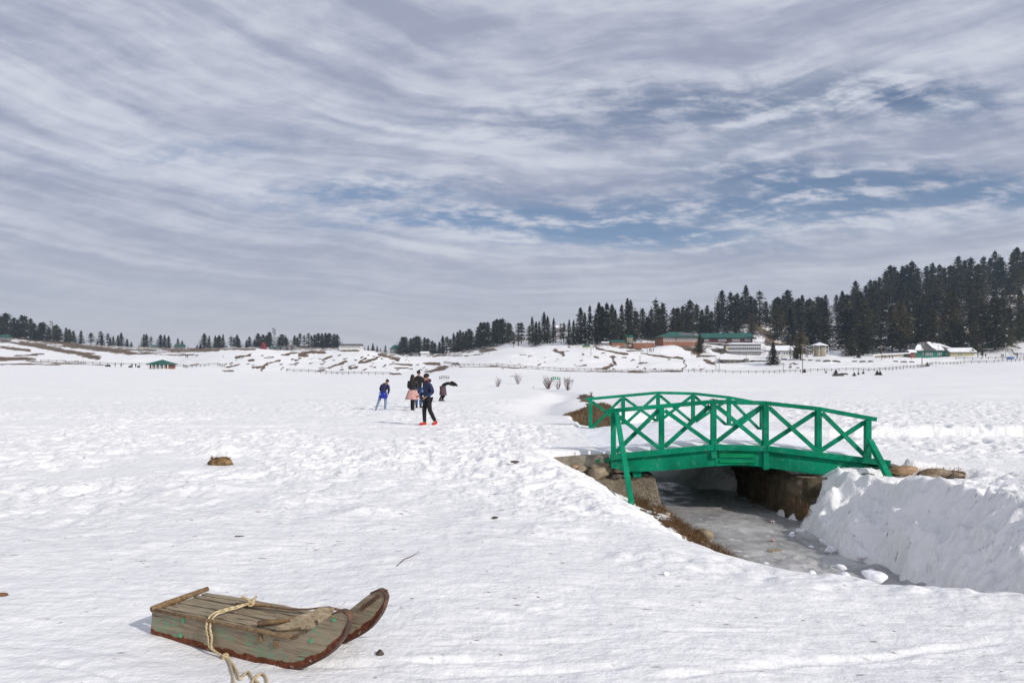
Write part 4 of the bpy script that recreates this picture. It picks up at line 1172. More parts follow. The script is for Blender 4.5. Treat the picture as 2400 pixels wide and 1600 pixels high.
# deck boards run lengthwise, their edges broken
pw = [.058, .062, .058, .064, .058, .060, .06]; w0 = -.004
for i, wd in enumerate(pw):
    a0 = .03 + rs.uniform(-.01, .01); a1 = 1.30 - (.12 if i in (2, 3) else 0) + rs.uniform(-.03, .02)
    n = 16; vs = []; fs = []
    for q in range(n + 1):
        t_ = a0 + (a1 - a0) * q / n
        ja = rs.choice((0, 0, 0, .006, .014)) if 0 < i else 0; jb = rs.choice((0, 0, .005, .012)) if i < 6 else 0
        za = zt(t_) + rs.uniform(-.002, .002) - (.005 if i in (2, 4) else 0)
        vs += [S(t_, w0 + ja, za), S(t_, w0 + wd - .003 - jb, za), S(t_, w0 + wd - .003 - jb, za - .018), S(t_, w0 + ja, za - .018)]
    for q in range(n):
        for e in range(4): fs.append((q * 4 + e, q * 4 + (e + 1) % 4, q * 4 + 4 + (e + 1) % 4, q * 4 + 4 + e))
    fs += [(0, 1, 2, 3), tuple(n * 4 + e for e in range(4))]
    MB().add(vs, fs).build('deck_board', 'sled_plank', sled)
    w0 += wd + .003
for t_ in (.15, .55, .95, 1.22):
    MB().beam(S(t_, .03, zt(t_) - .034), S(t_, .41, zt(t_) - .034), .05, .028).build('cross_batten', 'sled_plank', sled)
MB().tube([S(.035, -.012, .184), S(.03, .10, .188), S(.028, .25, .190), S(.022, .445, .194)], [.021, .023, .021, .018], 10).build('back_bar', 'sled_bar', sled, smooth=True)
MB().tube([S(.02, -.003, .176), S(.5, -.008, .196), S(1.0, -.008, .206), S(1.26, -.006, .212), S(1.32, .01, .214)], [.011, .012, .013, .013, .009], 8).build('edge_strip', 'sled_bar', sled, smooth=True)
MB().tube([S(1.32, .0, .214), S(1.40, .02, .235), S(1.50, .12, .252), S(1.46, .30, .26)], [.012, .012, .012, .010], 8).build('edge_strip', 'sled_bar', sled, smooth=True)
# broken cross pieces tied up at the front
MB().tube([S(.98, .04, .226), S(1.12, .14, .236), S(1.25, .26, .252), S(1.33, .33, .262)], [.020, .018, .017, .013], 8).build('cross_stick', 'sled_bar', sled, smooth=True)
for k_, (a, b, r_) in enumerate((((1.14, .04, .222), (1.36, .22, .252), .030), ((1.20, .10, .255), (1.40, .28, .272), .026), ((1.26, .12, .225), (1.47, .30, .247), .030), ((1.22, .20, .262), (1.30, .37, .262), .022), ((1.36, .16, .262), (1.44, .34, .272), .024))):
    mid_ = (Vector(S(*a)) + Vector(S(*b))) / 2 + Vector((rs.uniform(-.01, .01), rs.uniform(-.01, .01), rs.uniform(0, .012)))
    q1 = Vector(S(*a)).lerp(mid_, .5) + Vector((0, 0, rs.uniform(-.008, .008)))
    MB().tube([S(*a), q1, mid_, S(*b)], [r_ * rs.uniform(.5, .8), r_, r_ * 1.1, r_ * rs.uniform(.5, .8)], 7).build('split_wood', 'sled_plank', sled)
for k_, (t_, w_) in enumerate(((1.27, .19), (1.29, .20), (1.31, .205))):
    ring = [S(t_ + .04 * math.cos(a) * .4, w_ + .036 * math.cos(a), .25 + .040 * math.sin(a)) for a in np.linspace(0, 6.283, 13)]
    MB().tube(ring, .005, 6).build('binding', 'rope', sled, smooth=True)
# strap from the knot up to the far runner tip
st_ = [S(.60, .30, zt(.6) + .018), S(.75, .315, .222), S(.95, .33, .226), S(1.10, .345, .245), S(1.25, .37, .275), S(1.36, .40, .258), S(1.45, .415, .262), S(1.56, .425, .345), S(1.645, .42, .428), S(1.69, .42, .432)]
pp = []
for i in range(len(st_) - 1): pp += [st_[i].lerp(st_[i + 1], q / 3) for q in range(3)]
pp.append(st_[-1]); mb = MB()
vs = []
for p in pp: vs += [p + SW * .013, p - SW * .013, p - SW * .013 - Vector((0, 0, .006)), p + SW * .013 - Vector((0, 0, .006))]
mb.add(vs, [(i * 4 + q, i * 4 + (q + 1) % 4, i * 4 + 4 + (q + 1) % 4, i * 4 + 4 + q) for i in range(len(pp) - 1) for q in range(4)] + [(0, 1, 2, 3)])
mb.build('strap', 'leather', sled)
MB().tube([S(.50, .29, zt(.5) + .012), S(.62, .31, zt(.6) + .02), S(.80, .322, .222)], [.010, .014, .010], 8).build('toggle_stick', 'sled_bar', sled, smooth=True)


def smooth_path(pts, n=6):
    pts = [Vector(p) for p in pts]; out = []; m_ = len(pts)
    for i in range(m_ - 1):
        p0, p1, p2, p3 = pts[max(i - 1, 0)], pts[i], pts[i + 1], pts[min(i + 2, m_ - 1)]
        for q in range(n):
            s_ = q / n
            out.append(.5 * ((2 * p1) + (p2 - p0) * s_ + (2 * p0 - 5 * p1 + 4 * p2 - p3) * s_ ** 2 + (3 * p1 - p0 - 3 * p2 + p3) * s_ ** 3))
    out.append(pts[-1]); return out


def onsnow(u, v, dz=.009): 
    Y = CAMH * FPX / (v - HOR)
    for _ in range(4):
        x = (u - 1200) / FPX * Y; Y = (CAMH - gz(x, Y) - dz) * FPX / (v - HOR)
    x = (u - 1200) / FPX * Y; return Vector((x, Y, gz(x, Y) + dz))


kn = S(.635, .30, zt(.6) + .035)
rope = root('rope', (kn.x, kn.y, kn.z), 'cream braided rope tied over the sled and trailing on the snow', 'rope')
for k_ in (0, 1):
    o1 = .034 * k_
    pth = [kn + Vector((0, 0, .004 * k_)), S(.60 + o1, .20, .226), S(.575 + o1, .09, .226), S(.575 + o1, .02, .216), S(.590 + o1, -.022, .170), S(.612 + o1, -.026, .10), S(.640 + o1 * .4, -.03, .035), onsnow(530, 1540)]
    MB().tube(smooth_path(pth), .0072, 8).build('strand', 'rope', rope, smooth=True)
MB().tube(smooth_path([onsnow(528, 1538), onsnow(538, 1552), onsnow(543, 1570), onsnow(548, 1600), onsnow(552, 1640)]), .0072, 8).build('strand', 'rope', rope, smooth=True)
MB().tube(smooth_path([onsnow(528, 1538), onsnow(545, 1556), onsnow(556, 1575), onsnow(562, 1590), onsnow(575, 1576), onsnow(583, 1574), onsnow(592, 1588), onsnow(606, 1600), onsnow(616, 1612), onsnow(626, 1600), onsnow(620, 1581), onsnow(608, 1579), onsnow(594, 1592), onsnow(585, 1610)]), .0072, 8).build('strand', 'rope', rope, smooth=True)
for c, r_ in ((kn, .021), (onsnow(528, 1538, .012), .017)):
    for k_ in range(3):
        ring = [c + Vector((math.cos(a) * r_, math.sin(a) * r_ * (.6 if k_ else .9), math.sin(a + k_ * 2) * r_ * .7)) for a in np.linspace(0, 6.283, 12)]
        MB().tube(ring, .008, 7).build('knot', 'rope', rope, smooth=True)
MB().tube(smooth_path([kn, kn + Vector((-.03, .01, .022)), kn + Vector((-.07, .02, .035))]), [.009] * 11 + [.009, .013], 8).build('rope_end', 'rope', rope, smooth=True)
MB().tube(smooth_path([kn, kn + Vector((.015, .01, .022)), kn + Vector((.03, .02, .04))]), [.009] * 11 + [.009, .012], 8).build('rope_end', 'rope', rope, smooth=True)
# ------------------------------------------------------------------ people
def skin_obj(name, V, E, R, mat, parent, rootv=0, sub=2):
    """V: points, E: edges, R: radius of every point"""
    me = bpy.data.meshes.new(name)
    me.from_pydata([tuple(p) for p in V], E, [])
    me.materials.append(MATS[mat])
    o = bpy.data.objects.new(name, me); COL.objects.link(o); o.parent = parent
    sm = o.modifiers.new('skin', 'SKIN'); sm.use_smooth_shade = True; sm.branch_smoothing = .4
    if not me.skin_vertices: me.skin_vertices.new()
    for i, v in enumerate(me.skin_vertices[0].data):
        r_ = R[i]; v.radius = (r_, r_) if not hasattr(r_, '__len__') else r_; v.use_root = (i == rootv)
    ss = o.modifiers.new('sub', 'SUBSURF'); ss.levels = sub; ss.render_levels = sub
    return o


def chain(pts, rs, n0=0):
    return [Vector(p) for p in pts], [(n0 + i, n0 + i + 1) for i in range(len(pts) - 1)], list(rs)


def blob_mesh(mb, c, r, M=None, n=12, m_=8, cut=None, jit=0.0, seed=0):
    """ellipsoid (optionally only the part above cut)"""
    rs_ = random.Random(seed); vs = []; fs = []
    for i in range(m_ + 1):
        ph = math.pi * i / m_ - math.pi / 2
        for j in range(n):
            th_ = 2 * math.pi * j / n; p = Vector((math.cos(ph) * math.cos(th_) * r[0], math.cos(ph) * math.sin(th_) * r[1], math.sin(ph) * r[2])) * (1 + rs_.uniform(-jit, jit))
            if cut is not None and p.z < cut: p.z = cut + (p.z - cut) * .1
            vs.append((M @ p if M is not None else p) + Vector(c))
    for i in range(m_):
        for j in range(n): fs.append((i * n + j, i * n + (j + 1) % n, (i + 1) * n + (j + 1) % n, (i + 1) * n + j))
    mb.add(vs, fs)


def person(x, y, yaw, J, label, top, legs, shoes, hair='hair', h=1.0, skirt=None, hem=None, extras=None, collar=None, ponytail=None, hand_show=True, hood=False):
    """J: joint positions in metres for a 1.75 m figure, facing -y"""
    r_ = root('person', (x, y, gz(x, y) - .015), label, 'person')
    r_.rotation_euler = (0, 0, yaw); r_.scale = (h, h, h)
    J = {k_: Vector(v) for k_, v in J.items()}
    up = (J['head'] - J['neck']).normalized()
    fwd = Vector(J.get('face', (0, -1, 0))).normalized(); fwd = (fwd - up * fwd.dot(up)).normalized(); lat = fwd.cross(up)
    hd = J['head']
    # body, one continuous skin from crown to toes, with fingers
    V = [J['hip'], J['waist'], J['chest'], J['neck'], hd - up * .05 + fwd * .012, hd + up * .035, hd + up * .10]
    E = [(0, 1), (1, 2), (2, 3), (3, 4), (4, 5), (5, 6)]; R = [(.095, .08), (.085, .07), (.09, .07), .050, (.062, .075), (.074, .09), (.045, .055)]
    V.append(hd - up * .015 + fwd * .105); E.append((4, 7)); R.append(.014)            # nose
    for s_ in 'LR':
        b = len(V)
        V += [J['sh' + s_], J['el' + s_], J['wr' + s_]]; E += [(2, b), (b, b + 1), (b + 1, b + 2)]; R += [.040, .034, .027]
        d = (J['wr' + s_] - J['el' + s_]).normalized(); pal = J['wr' + s_] + d * .075
        V.append(pal); E.append((b + 2, b + 3)); R.append((.036, .020))
        sd_ = d.cross(Vector((0, 0, 1))); sd_ = sd_.normalized() if sd_.length > .1 else Vector((1, 0, 0))
        dn = sd_.cross(d)
        for q, L in zip((-1.5, -.5, .5, 1.5), (.060, .074, .070, .052)):
            k_ = len(V); V += [pal + sd_ * q * .019 + d * (L * .55) + dn * .004, pal + sd_ * q * .019 + d * L * .9 - dn * .022]; E += [(b + 3, k_), (k_, k_ + 1)]; R += [.0095, .008]
        k_ = len(V); V += [J['wr' + s_] + d * .04 + sd_ * .045, J['wr' + s_] + d * .085 + sd_ * .062]; E += [(b + 2, k_), (k_, k_ + 1)]; R += [.011, .009]
        b = len(V)
        V += [J['hp' + s_], J['kn' + s_], J['an' + s_]]; E += [(0, b), (b, b + 1), (b + 1, b + 2)]; R += [.065, .048, .036]
        tf = Vector(J.get('toe' + s_, J['an' + s_] + Vector((0, -.17, -.07))))
        V.append(tf); E.append((b + 2, b + 3)); R.append(.034)
    body = skin_obj('body', V, E, R, 'skin', r_, 0, 2)
    # jacket or top
    V = [J['hip'] - (J['waist'] - J['hip']) * .35, J['waist'], J['chest'], J['chest'].lerp(J['neck'], .55), J['neck'] + (J['neck'] - J['chest']) * .08]
    E = [(0, 1), (1, 2), (2, 3), (3, 4)]; R = [(.178, .145), (.165, .135), (.180, .145), (.145, .120), (.078, .078)]
    for s_ in 'LR':
        b = len(V); V += [J['sh' + s_], J['el' + s_], J['wr' + s_] - (J['wr' + s_] - J['el' + s_]) * .06]
        E += [(2, b), (b, b + 1), (b + 1, b + 2)]; R += [.090, .068, .050]
    skin_obj('jacket', V, E, R, top, r_, 0, 2)
    if hem:
        mb = MB(); blob_mesh(mb, J['hip'] + Vector((0, 0, -.10)), (.19, .165, .16), n=14); mb.build_local = None
        me = mb.mesh('shirt_hem', (0, 0, 0), True); me.materials.append(MATS[hem]); o = link('shirt_hem', me); o.parent = r_; o.location = (0, 0, 0)
    V = [J['hip']]; E = []; R = [(.15, .13)]
    for s_ in 'LR':
        b = len(V); V += [J['hp' + s_] - Vector((0, 0, .03)), (J['hp' + s_] + J['kn' + s_]) / 2, J['kn' + s_], (J['kn' + s_] + J['an' + s_]) / 2, J['an' + s_] + Vector((0, 0, -.005))]
        E += [(0, b), (b, b + 1), (b + 1, b + 2), (b + 2, b + 3), (b + 3, b + 4)]; R += [.108, .096, .080, .072, .064]
    skin_obj('trousers', V, E, R, legs, r_, 0, 2)
    for s_ in 'LR':
        a = J['an' + s_]; tf = Vector(J.get('toe' + s_, a + Vector((0, -.17, -.07)))); d = (tf - a); dh = Vector((d.x, d.y, 0)); dh = dh.normalized() if dh.length > .02 else Vector((0, -1, 0))
        heel = a - dh * .055 + Vector((0, 0, min(d.z, -.02) * .75 if abs(d.z) < .12 else -.04))
        skin_obj('shoe', [a + Vector((0, 0, .02)), heel, (heel + tf) / 2 + Vector((0, 0, .012)), tf], [(0, 1), (1, 2), (2, 3)], [.056, .048, .050, .042], shoes, r_, 0, 2)
    def part(name, mat, fn):
        mb = MB(); fn(mb); me = mb.mesh(name, (0, 0, 0), True); me.materials.append(MATS[mat]); o = link(name, me); o.parent = r_; o.location = (0, 0, 0); return o
    B = Matrix((lat, -fwd, up)).transposed()
    part('hair', hair, lambda mb: (blob_mesh(mb, hd + up * .045 - fwd * .022, (.090, .108, .098), B, 14, 10, -.035, .05, 3)))
    if ponytail:
        pt_ = [Vector(q) for q in ponytail[0]]
        part('ponytail', hair, lambda mb: mb.tube(smooth_path(pt_, 3), list(np.interp(np.linspace(0, 1, (len(pt_) - 1) * 3 + 1), np.linspace(0, 1, len(ponytail[1])), ponytail[1])), 8))
    for q in (-1, 1):
        part('eye', 'black_cloth', lambda mb: blob_mesh(mb, hd + up * .012 + fwd * .088 + lat * q * .031, (.012, .012, .007), B, 6, 4))
        part('ear', 'skin', lambda mb: blob_mesh(mb, hd - up * .005 + lat * q * .078, (.012, .020, .030), B, 6, 4))
    part('mouth', 'maroon', lambda mb: blob_mesh(mb, hd - up * .058 + fwd * .080, (.022, .010, .006), B, 6, 4))
    if collar:
        part('collar', collar, lambda mb: mb.tube([J['neck'] - up * .02, J['neck'] + up * .045], [.082, .072], 12))
    if hood:
        part('hood', top, lambda mb: blob_mesh(mb, J['neck'] - fwd * .07 - up * .0, (.12, .085, .075), B, 12, 6))
    if skirt:
        mt, L, r0, r1, tilt = skirt
        def sk(mb):
            n = 28; vs = []; c0 = J['waist'] * .45 + J['hip'] * .55
            for i in range(6):
                f_ = i / 5
                for j in range(n):
                    a = 6.2832 * j / n; rr_ = r0 + (r1 - r0) * f_ ** .85; rr_ *= 1 + .07 * f_ * math.sin(7 * a + .8)
                    vs.append(c0 + Vector((math.cos(a) * rr_, math.sin(a) * rr_ * .85, -L * f_)) + Vector(tilt) * f_)
            mb.add(vs, [(i * n + j, i * n + (j + 1) % n, (i + 1) * n + (j + 1) % n, (i + 1) * n + j) for i in range(5) for j in range(n)])
        part('skirt', mt, sk)
    if extras: extras(r_, part, J)
    return r_


def at(u, v):
    p = hit(u, v, 12.0); return p.x, p.y


ST = dict(hip=(0, 0, .93), waist=(0, 0, 1.08), chest=(0, 0, 1.34), neck=(0, 0, 1.50), head=(0, -.01, 1.62), shL=(.19, 0, 1.41), shR=(-.19, 0, 1.41),
          elL=(.24, .03, 1.13), elR=(-.24, .03, 1.13), wrL=(.25, -.04, .90), wrR=(-.25, -.04, .90), hpL=(.09, 0, .90), hpR=(-.09, 0, .90),
          knL=(.10, -.02, .50), knR=(-.10, -.02, .50), anL=(.10, .02, .09), anR=(-.10, .02, .09), toeL=(.12, -.17, .035), toeR=(-.12, -.17, .035))
# the man in front: walks to the left, looks over his shoulder
X, Y = 0, 0
X, Y = at(1001, 997)
J = dict(ST); J.update(chest=(0, .0, 1.35), elR=(-.24, .06, 1.12), wrR=(-.20, -.20, 1.00), elL=(.27, .10, 1.13), wrL=(.22, -.16, .96), knL=(.10, .06, .50), anL=(.10, .26, .13), toeL=(.13, .12, .035),
                       knR=(-.10, -.06, .50), anR=(-.09, -.05, .09), toeR=(-.12, -.24, .035), face=(.28, -1, -.06), head=(.0, -.03, 1.625))
def phone(r_, part, J):
    part('phone', 'maroon', lambda mb: mb.box(J['wrR'] + Vector((.04, -.11, .0)), (.10, .12, .012)))
person(X, Y, rad(-58), J, 'man in navy jacket, black trousers and red shoes walking to the left', 'navy', 'black_cloth', 'red', 'hair', .98, extras=phone, collar='maroon', hood=True)
# woman in the pink skirt, seen from behind
X, Y = at(967, 962)
J = dict(ST); J.update(elL=(.23, -.06, 1.13), wrL=(.15, -.22, 1.05), elR=(-.23, -.06, 1.13), wrR=(-.15, -.22, 1.05), knL=(.05, -.10, .50), anL=(.05, -.02, .11), toeL=(.05, -.18, .04), knR=(-.05, .02, .50), anR=(-.05, .08, .09), toeR=(-.06, -.09, .035), face=(0, -1, -.2))
person(X, Y, rad(175), J, 'woman in pink skirt and black leather jacket seen from behind', 'leather_jacket', 'black_cloth', 'black_cloth', 'hair', .97, skirt=('pink', .46, .20, .36, (0, 0, 0)),
       ponytail=([(0, .08, 1.70), (0, .15, 1.60), (0.01, .165, 1.42), (.0, .165, 1.22), (.01, .15, 1.06)], [.06, .085, .09, .08, .04]))
# man half hidden behind her
X2, Y2 = at(975, 959); Y2 += .8
J = dict(ST); J.update(elR=(-.25, -.05, 1.12), wrR=(-.19, -.2, 1.0), elL=(.25, -.03, 1.12), wrL=(.20, -.2, 1.0))
person(X2 + .02, Y2, rad(170), J, 'man in black jacket and blue jeans behind the woman in the pink skirt', 'black_cloth', 'dark_jeans', 'black_cloth', 'hair', 1.07)
# figure on the left, stooping away to the right
X, Y = at(897, 960)
J = dict(ST); J.update(hip=(0, 0, .88), waist=(.04, -.05, 1.02), chest=(.10, -.13, 1.25), neck=(.15, -.20, 1.38), head=(.19, -.25, 1.48), shL=(.27, -.10, 1.30), shR=(-.08, -.13, 1.32), elL=(.33, -.02, 1.04), wrL=(.27, -.04, .82), elR=(-.16, -.16, 1.08), wrR=(-.14, -.30, .95),
                       hpL=(.10, 0, .85), hpR=(-.09, 0, .85), knL=(.14, -.08, .46), anL=(.13, 0, .05), toeL=(.14, -.17, .0), knR=(-.20, -.02, .46), anR=(-.34, .10, .05), toeR=(-.38, -.06, .0), face=(.35, -1, -.25))
# seen from behind: mirrored left to right by the half turn
for k_ in list(J):
    q = Vector(J[k_]); J[k_] = (-q.x, q.y, q.z)
for a, b in (('sh', 0), ('el', 0), ('wr', 0), ('hp', 0), ('kn', 0), ('an', 0), ('toe', 0)):
    J[a + 'L'], J[a + 'R'] = J[a + 'R'], J[a + 'L']
person(X, Y, rad(180), J, 'stooping person in dark blue top and light blue jeans', 'dark_navy', 'light_jeans', 'light_jeans', 'hair', .91, skirt=('royal', .34, .205, .225, (0, 0, 0)))
# woman bent over to the right
X, Y = at(1037, 940)
J = dict(ST); J.update(hip=(0, 0, .90), waist=(0, -.06, 1.03), chest=(0, -.30, 1.16), neck=(0, -.46, 1.16), head=(0, -.57, 1.09), shL=(.17, -.36, 1.14), shR=(-.17, -.36, 1.14), elL=(.19, -.60, 1.03), wrL=(.10, -.82, .98), elR=(-.19, -.60, 1.05), wrR=(-.10, -.84, .97),
                       hpL=(.09, 0, .86), hpR=(-.09, 0, .86), knL=(.10, -.16, .46), anL=(.10, .06, .09), toeL=(.11, -.12, .035), knR=(-.10, -.04, .46), anR=(-.10, .16, .09), toeR=(-.11, 0, .035), face=(0, -.5, -1))
person(X, Y, rad(82), J, 'woman in plum skirt and black top bending over to the right', 'black_cloth', 'black_cloth', 'black_cloth', 'hair', 1.0, skirt=('plum', .58, .20, .27, (0, -.02, 0)),
       ponytail=([(0, -.52, 1.19), (0, -.66, 1.16), (0, -.84, 1.06), (0, -.98, .97)], [.08, .10, .085, .02]))


# far walkers, a few pixels high
def tiny_person(seed):
    r_ = random.Random(seed); mb = MB(); st = r_.uniform(.05, .16)
    for s_ in (-1, 1):
        mb.tube([(s_ * .09, s_ * st, 0), (s_ * .09, s_ * st * .4 - .03, .46), (s_ * .08, 0, .88)], [.06, .07, .10], 6)
        mb.tube([(s_ * .2, 0, 1.40), (s_ * .26, s_ * .06, 1.12), (s_ * .22, -.08 + s_ * .08, .88)], [.07, .06, .045], 6)
    mb.tube([(0, 0, .84), (0, 0, 1.05), (0, 0, 1.32), (0, 0, 1.46), (0, -.01, 1.52)], [.16, .17, .20, .12, .06], 8)
    blob_mesh(mb, (0, -.02, 1.63), (.09, .105, .125), None, 8, 6)
    me = mb.mesh('walker', (0, 0, 0), True); me.materials.append(MATS['far_cloth']); return me


TINY = [tiny_person(i) for i in range(4)]
WALK = [(2069, 840, 'first of four from the left beside the pale roadside wall'), (2074, 840, 'second of four from the left beside the pale roadside wall'), (2085, 841, 'third of four from the left beside the pale roadside wall'), (2092, 841, 'last of four from the left beside the pale roadside wall'),
        (2136, 841, 'alone in front of the brown shed'), (2292, 838, 'leading the three right of the yellow house'), (2303, 839, 'second of three right of the yellow house'), (2310, 838, 'third of three right of the yellow house'),
        (2347, 838, 'left one of the pair left of the blue tarp'), (2351, 838, 'right one of the pair left of the blue tarp'), (2384, 839, 'alone right of the blue tarp'), (1523, 825, 'left one of three below the snow mound'), (1526, 825, 'middle one of three below the snow mound'),
        (1531, 825, 'right one of three below the snow mound'), (270, 860, 'standing left of the pavilion on the left'), (284, 860, 'near the dark bundles left of the pavilion'), (310, 861, 'upright beside the dark bundle left of the pavilion'),
        (318, 861, 'closest to the pavilion on its left side'), (436, 839, 'left one of two beyond the pavilion'), (440, 839, 'right one of two beyond the pavilion')]
for i, (u, v, lb) in enumerate(WALK):
    p = hit(u, v, 150)
    o = bpy.data.objects.new('person', TINY[i % 4]); COL.objects.link(o); o.location = (p.x, p.y, p.z - .05); o.rotation_euler = (0, 0, i * 1.7); s_ = 1.0 + .15 * (p.y > 330); o.scale = (s_, s_, s_)
    tag(o, 'tiny dark walker, ' + lb, 'person', 'far walkers')
# ------------------------------------------------------------------ far buildings
def local(name, mb, mat, parent, smooth=False):
    me = mb.mesh(name, (0, 0, 0), smooth)
    bm = bmesh.new(); bm.from_mesh(me); bmesh.ops.recalc_face_normals(bm, faces=bm.faces); bm.to_mesh(me); bm.free()
    me.materials.append(MATS[mat]); o = bpy.data.objects.new(name, me); COL.objects.link(o); o.parent = parent
    return o


def roof_mb(w_, d, z, rh, ov, kind, th_=.25):
    """gable along x, hip or pyramid; a closed shell with thickness"""
    a, b = w_ / 2 + ov, d / 2 + ov; mb = MB()
    def shell(z0):
        base = [(-a, -b, z0), (a, -b, z0), (a, b, z0), (-a, b, z0)]
        if kind == 'gable': top = [(-a, 0, z0 + rh), (a, 0, z0 + rh)]
        elif kind == 'hip': top = [(-a + b * .9, 0, z0 + rh), (a - b * .9, 0, z0 + rh)]
        else: top = [(-.05, 0, z0 + rh), (.05, 0, z0 + rh)]
        return base + top
    v = shell(z) + shell(z + th_)
    F = [(0, 1, 5, 4), (2, 3, 4, 5), (1, 2, 5), (3, 0, 4)]
    fs = [tuple(q + 6 for q in f) for f in F]
    fs += [(0, 1, 7, 6), (1, 2, 8, 7), (2, 3, 9, 8), (3, 0, 6, 9), (3, 2, 1, 0)]
    mb.add(v, fs); return mb


_WIN = {}


def window(parent, x, y, z, w_, h_, face='front', frame='window_frame'):
    key = (round(w_, 2), round(h_, 2), face, frame)
    if key not in _WIN:
        f = MB(); t_ = max(.10, w_ * .13)
        ax = (lambda p: p) if face == 'front' else (lambda p: (p[1], p[0], p[2]))
        for c, dm in (((0, 0, h_ / 2 - t_ / 2), (w_, .14, t_)), ((0, 0, -h_ / 2 + t_ / 2), (w_ + .1, .2, t_)), ((-w_ / 2 + t_ / 2, 0, 0), (t_, .14, h_ - 2 * t_)), ((w_ / 2 - t_ / 2, 0, 0), (t_, .14, h_ - 2 * t_)), ((0, 0, 0), (t_ * .6, .10, h_ - 2 * t_))):
            f.box(ax(c), ax(dm))
        g_ = MB().box((0, 0, 0), ax((w_ - t_, .05, h_ - t_)))
        mf = f.mesh('window'); mf.materials.append(MATS[frame]); mg = g_.mesh('pane'); mg.materials.append(MATS['glass']); _WIN[key] = (mf, mg)
    mf, mg = _WIN[key]
    o = bpy.data.objects.new('window', mf); COL.objects.link(o); o.parent = parent; o.location = (x, y, z)
    p = bpy.data.objects.new('pane', mg); COL.objects.link(p); p.parent = o
    return o


def house(label, u0, u1, vb, ve, vr, Y, depth, wall, roof, kind='gable', yaw=0, ov=.6, wins=None, name='house', snow=None, sink=1.5, cat='house', frame='window_frame', th_=.25):
    """front wall between bearings u0 and u1 at distance Y; vb base, ve eaves, vr ridge rows"""
    s_ = Y / FPX; w_ = (u1 - u0) * s_; hw = (vb - ve) * s_; rh = (ve - vr) * s_
    c = W((u0 + u1) / 2, vb, Y)
    r_ = root(name, (c.x, c.y + depth / 2, c.z), label, cat); r_.rotation_euler = (0, 0, yaw)
    local('wall', MB().box((0, 0, (hw - sink) / 2), (w_, depth, hw + sink)), wall, r_)
    rf = local('roof', roof_mb(w_, depth, hw, rh, ov, kind, th_), roof, r_)
    if kind == 'gable':
        for sx_ in (-1, 1):
            local('gable', MB().prism([(sx_ * (w_ / 2 - .05), -depth / 2, hw), (sx_ * (w_ / 2 - .05), depth / 2, hw), (sx_ * (w_ / 2 - .05), 0, hw + rh * .96)], (-sx_ * .2, 0, 0)), wall, r_)
    if snow:
        local('roof_snow', roof_mb(w_ * snow[0], depth * snow[0], hw + th_ + .02, rh, ov, kind, snow[1]), 'roof_snow', rf)
    for wn_ in wins or ():
        x0, x1, n, zf, hh, ww = wn_
        for i in range(n):
            fx = x0 + (x1 - x0) * (i + .5) / n
            window(r_, (fx - .5) * w_, -depth / 2 - .03, zf * hw, ww, hh, frame=frame)
    r_['w'] = w_; r_['hw'] = hw; r_['rh'] = rh; r_['d'] = depth
    return r_


# pavilion on the left
Yp = hit(368, 865, 150).y
pav = house('small pavilion with green hipped roof on the snow at the left', 349, 389, 865, 854, 843.5, Yp, 7.5, 'wall_brick', 'roof_green', 'pyramid', .1, .9, [(.10, .90, 6, .52, 1.3, .75)], 'pavilion', cat='pavilion')
hw = pav['hw']; w_ = pav['w']
for sx_ in (-1, -.6, -.2, .2, .6, 1):
    local('column', MB().box((sx_ * (w_ / 2 + .35), -4.3, hw / 2 - .2), (.26, .26, hw + .4)), 'wall_white', pav)
local('plinth', MB().box((0, -.2, -.15), (w_ + 1.4, 9.4, .6)), 'wall_white', pav)
# orange house with the hipped green roof
h1 = house('orange house with hipped green roof above the snow mound', 1549, 1636, 806, 790, 777, 432, 16, 'wall_orange', 'roof_green', 'hip', .12, 1.0, [(.02, .34, 6, .72, 1.5, 1.1), (.38, .98, 11, .72, 1.5, 1.1)])
hw, w_, rh = h1['hw'], h1['w'], h1['rh']
local('trim_band', MB().box((0, -8.05, hw * .40), (w_ + .1, .12, .3)), 'wall_white', h1)
sp_ = MB(); sl = math.atan2(rh, 9)
sp_.box((4.6, -4.2, hw + rh * .62), (9.5, 5.4, .14), Matrix.Rotation(sl, 3, 'X'))
local('solar_panel', sp_, 'solar_glass', h1)
# long house
h2 = house('long maroon house with plain green gable roof behind the spruce', 1650, 1764, 817, 792, 780, 452, 13, 'wall_maroon', 'roof_green', 'gable', -.03, .9, [(.02, .11, 3, .80, 1.5, 1.0), (.30, .47, 5, .80, 1.5, 1.0), (.58, .74, 5, .80, 1.5, 1.0), (.84, .97, 4, .80, 1.5, 1.0), (.10, .40, 8, .30, 1.7, .8)])
hw, w_ = h2['hw'], h2['w']
local('balcony_roof', MB().box((-w_ * .29, -7.8, hw * .52), (w_ * .42, 2.2, .25)), 'roof_snow', h2)
local('balcony_rail', MB().box((-w_ * .29, -8.8, hw * .16), (w_ * .42, .12, 1.0)), 'trim_dark', h2)
local('porch_roof', MB().prism([(w_ * .02, -9.6, hw * .30), (w_ * .16, -9.6, hw * .30), (w_ * .13, -6.6, hw * .44), (w_ * .04, -6.6, hw * .44)], (0, 0, .2)), 'roof_green', h2)
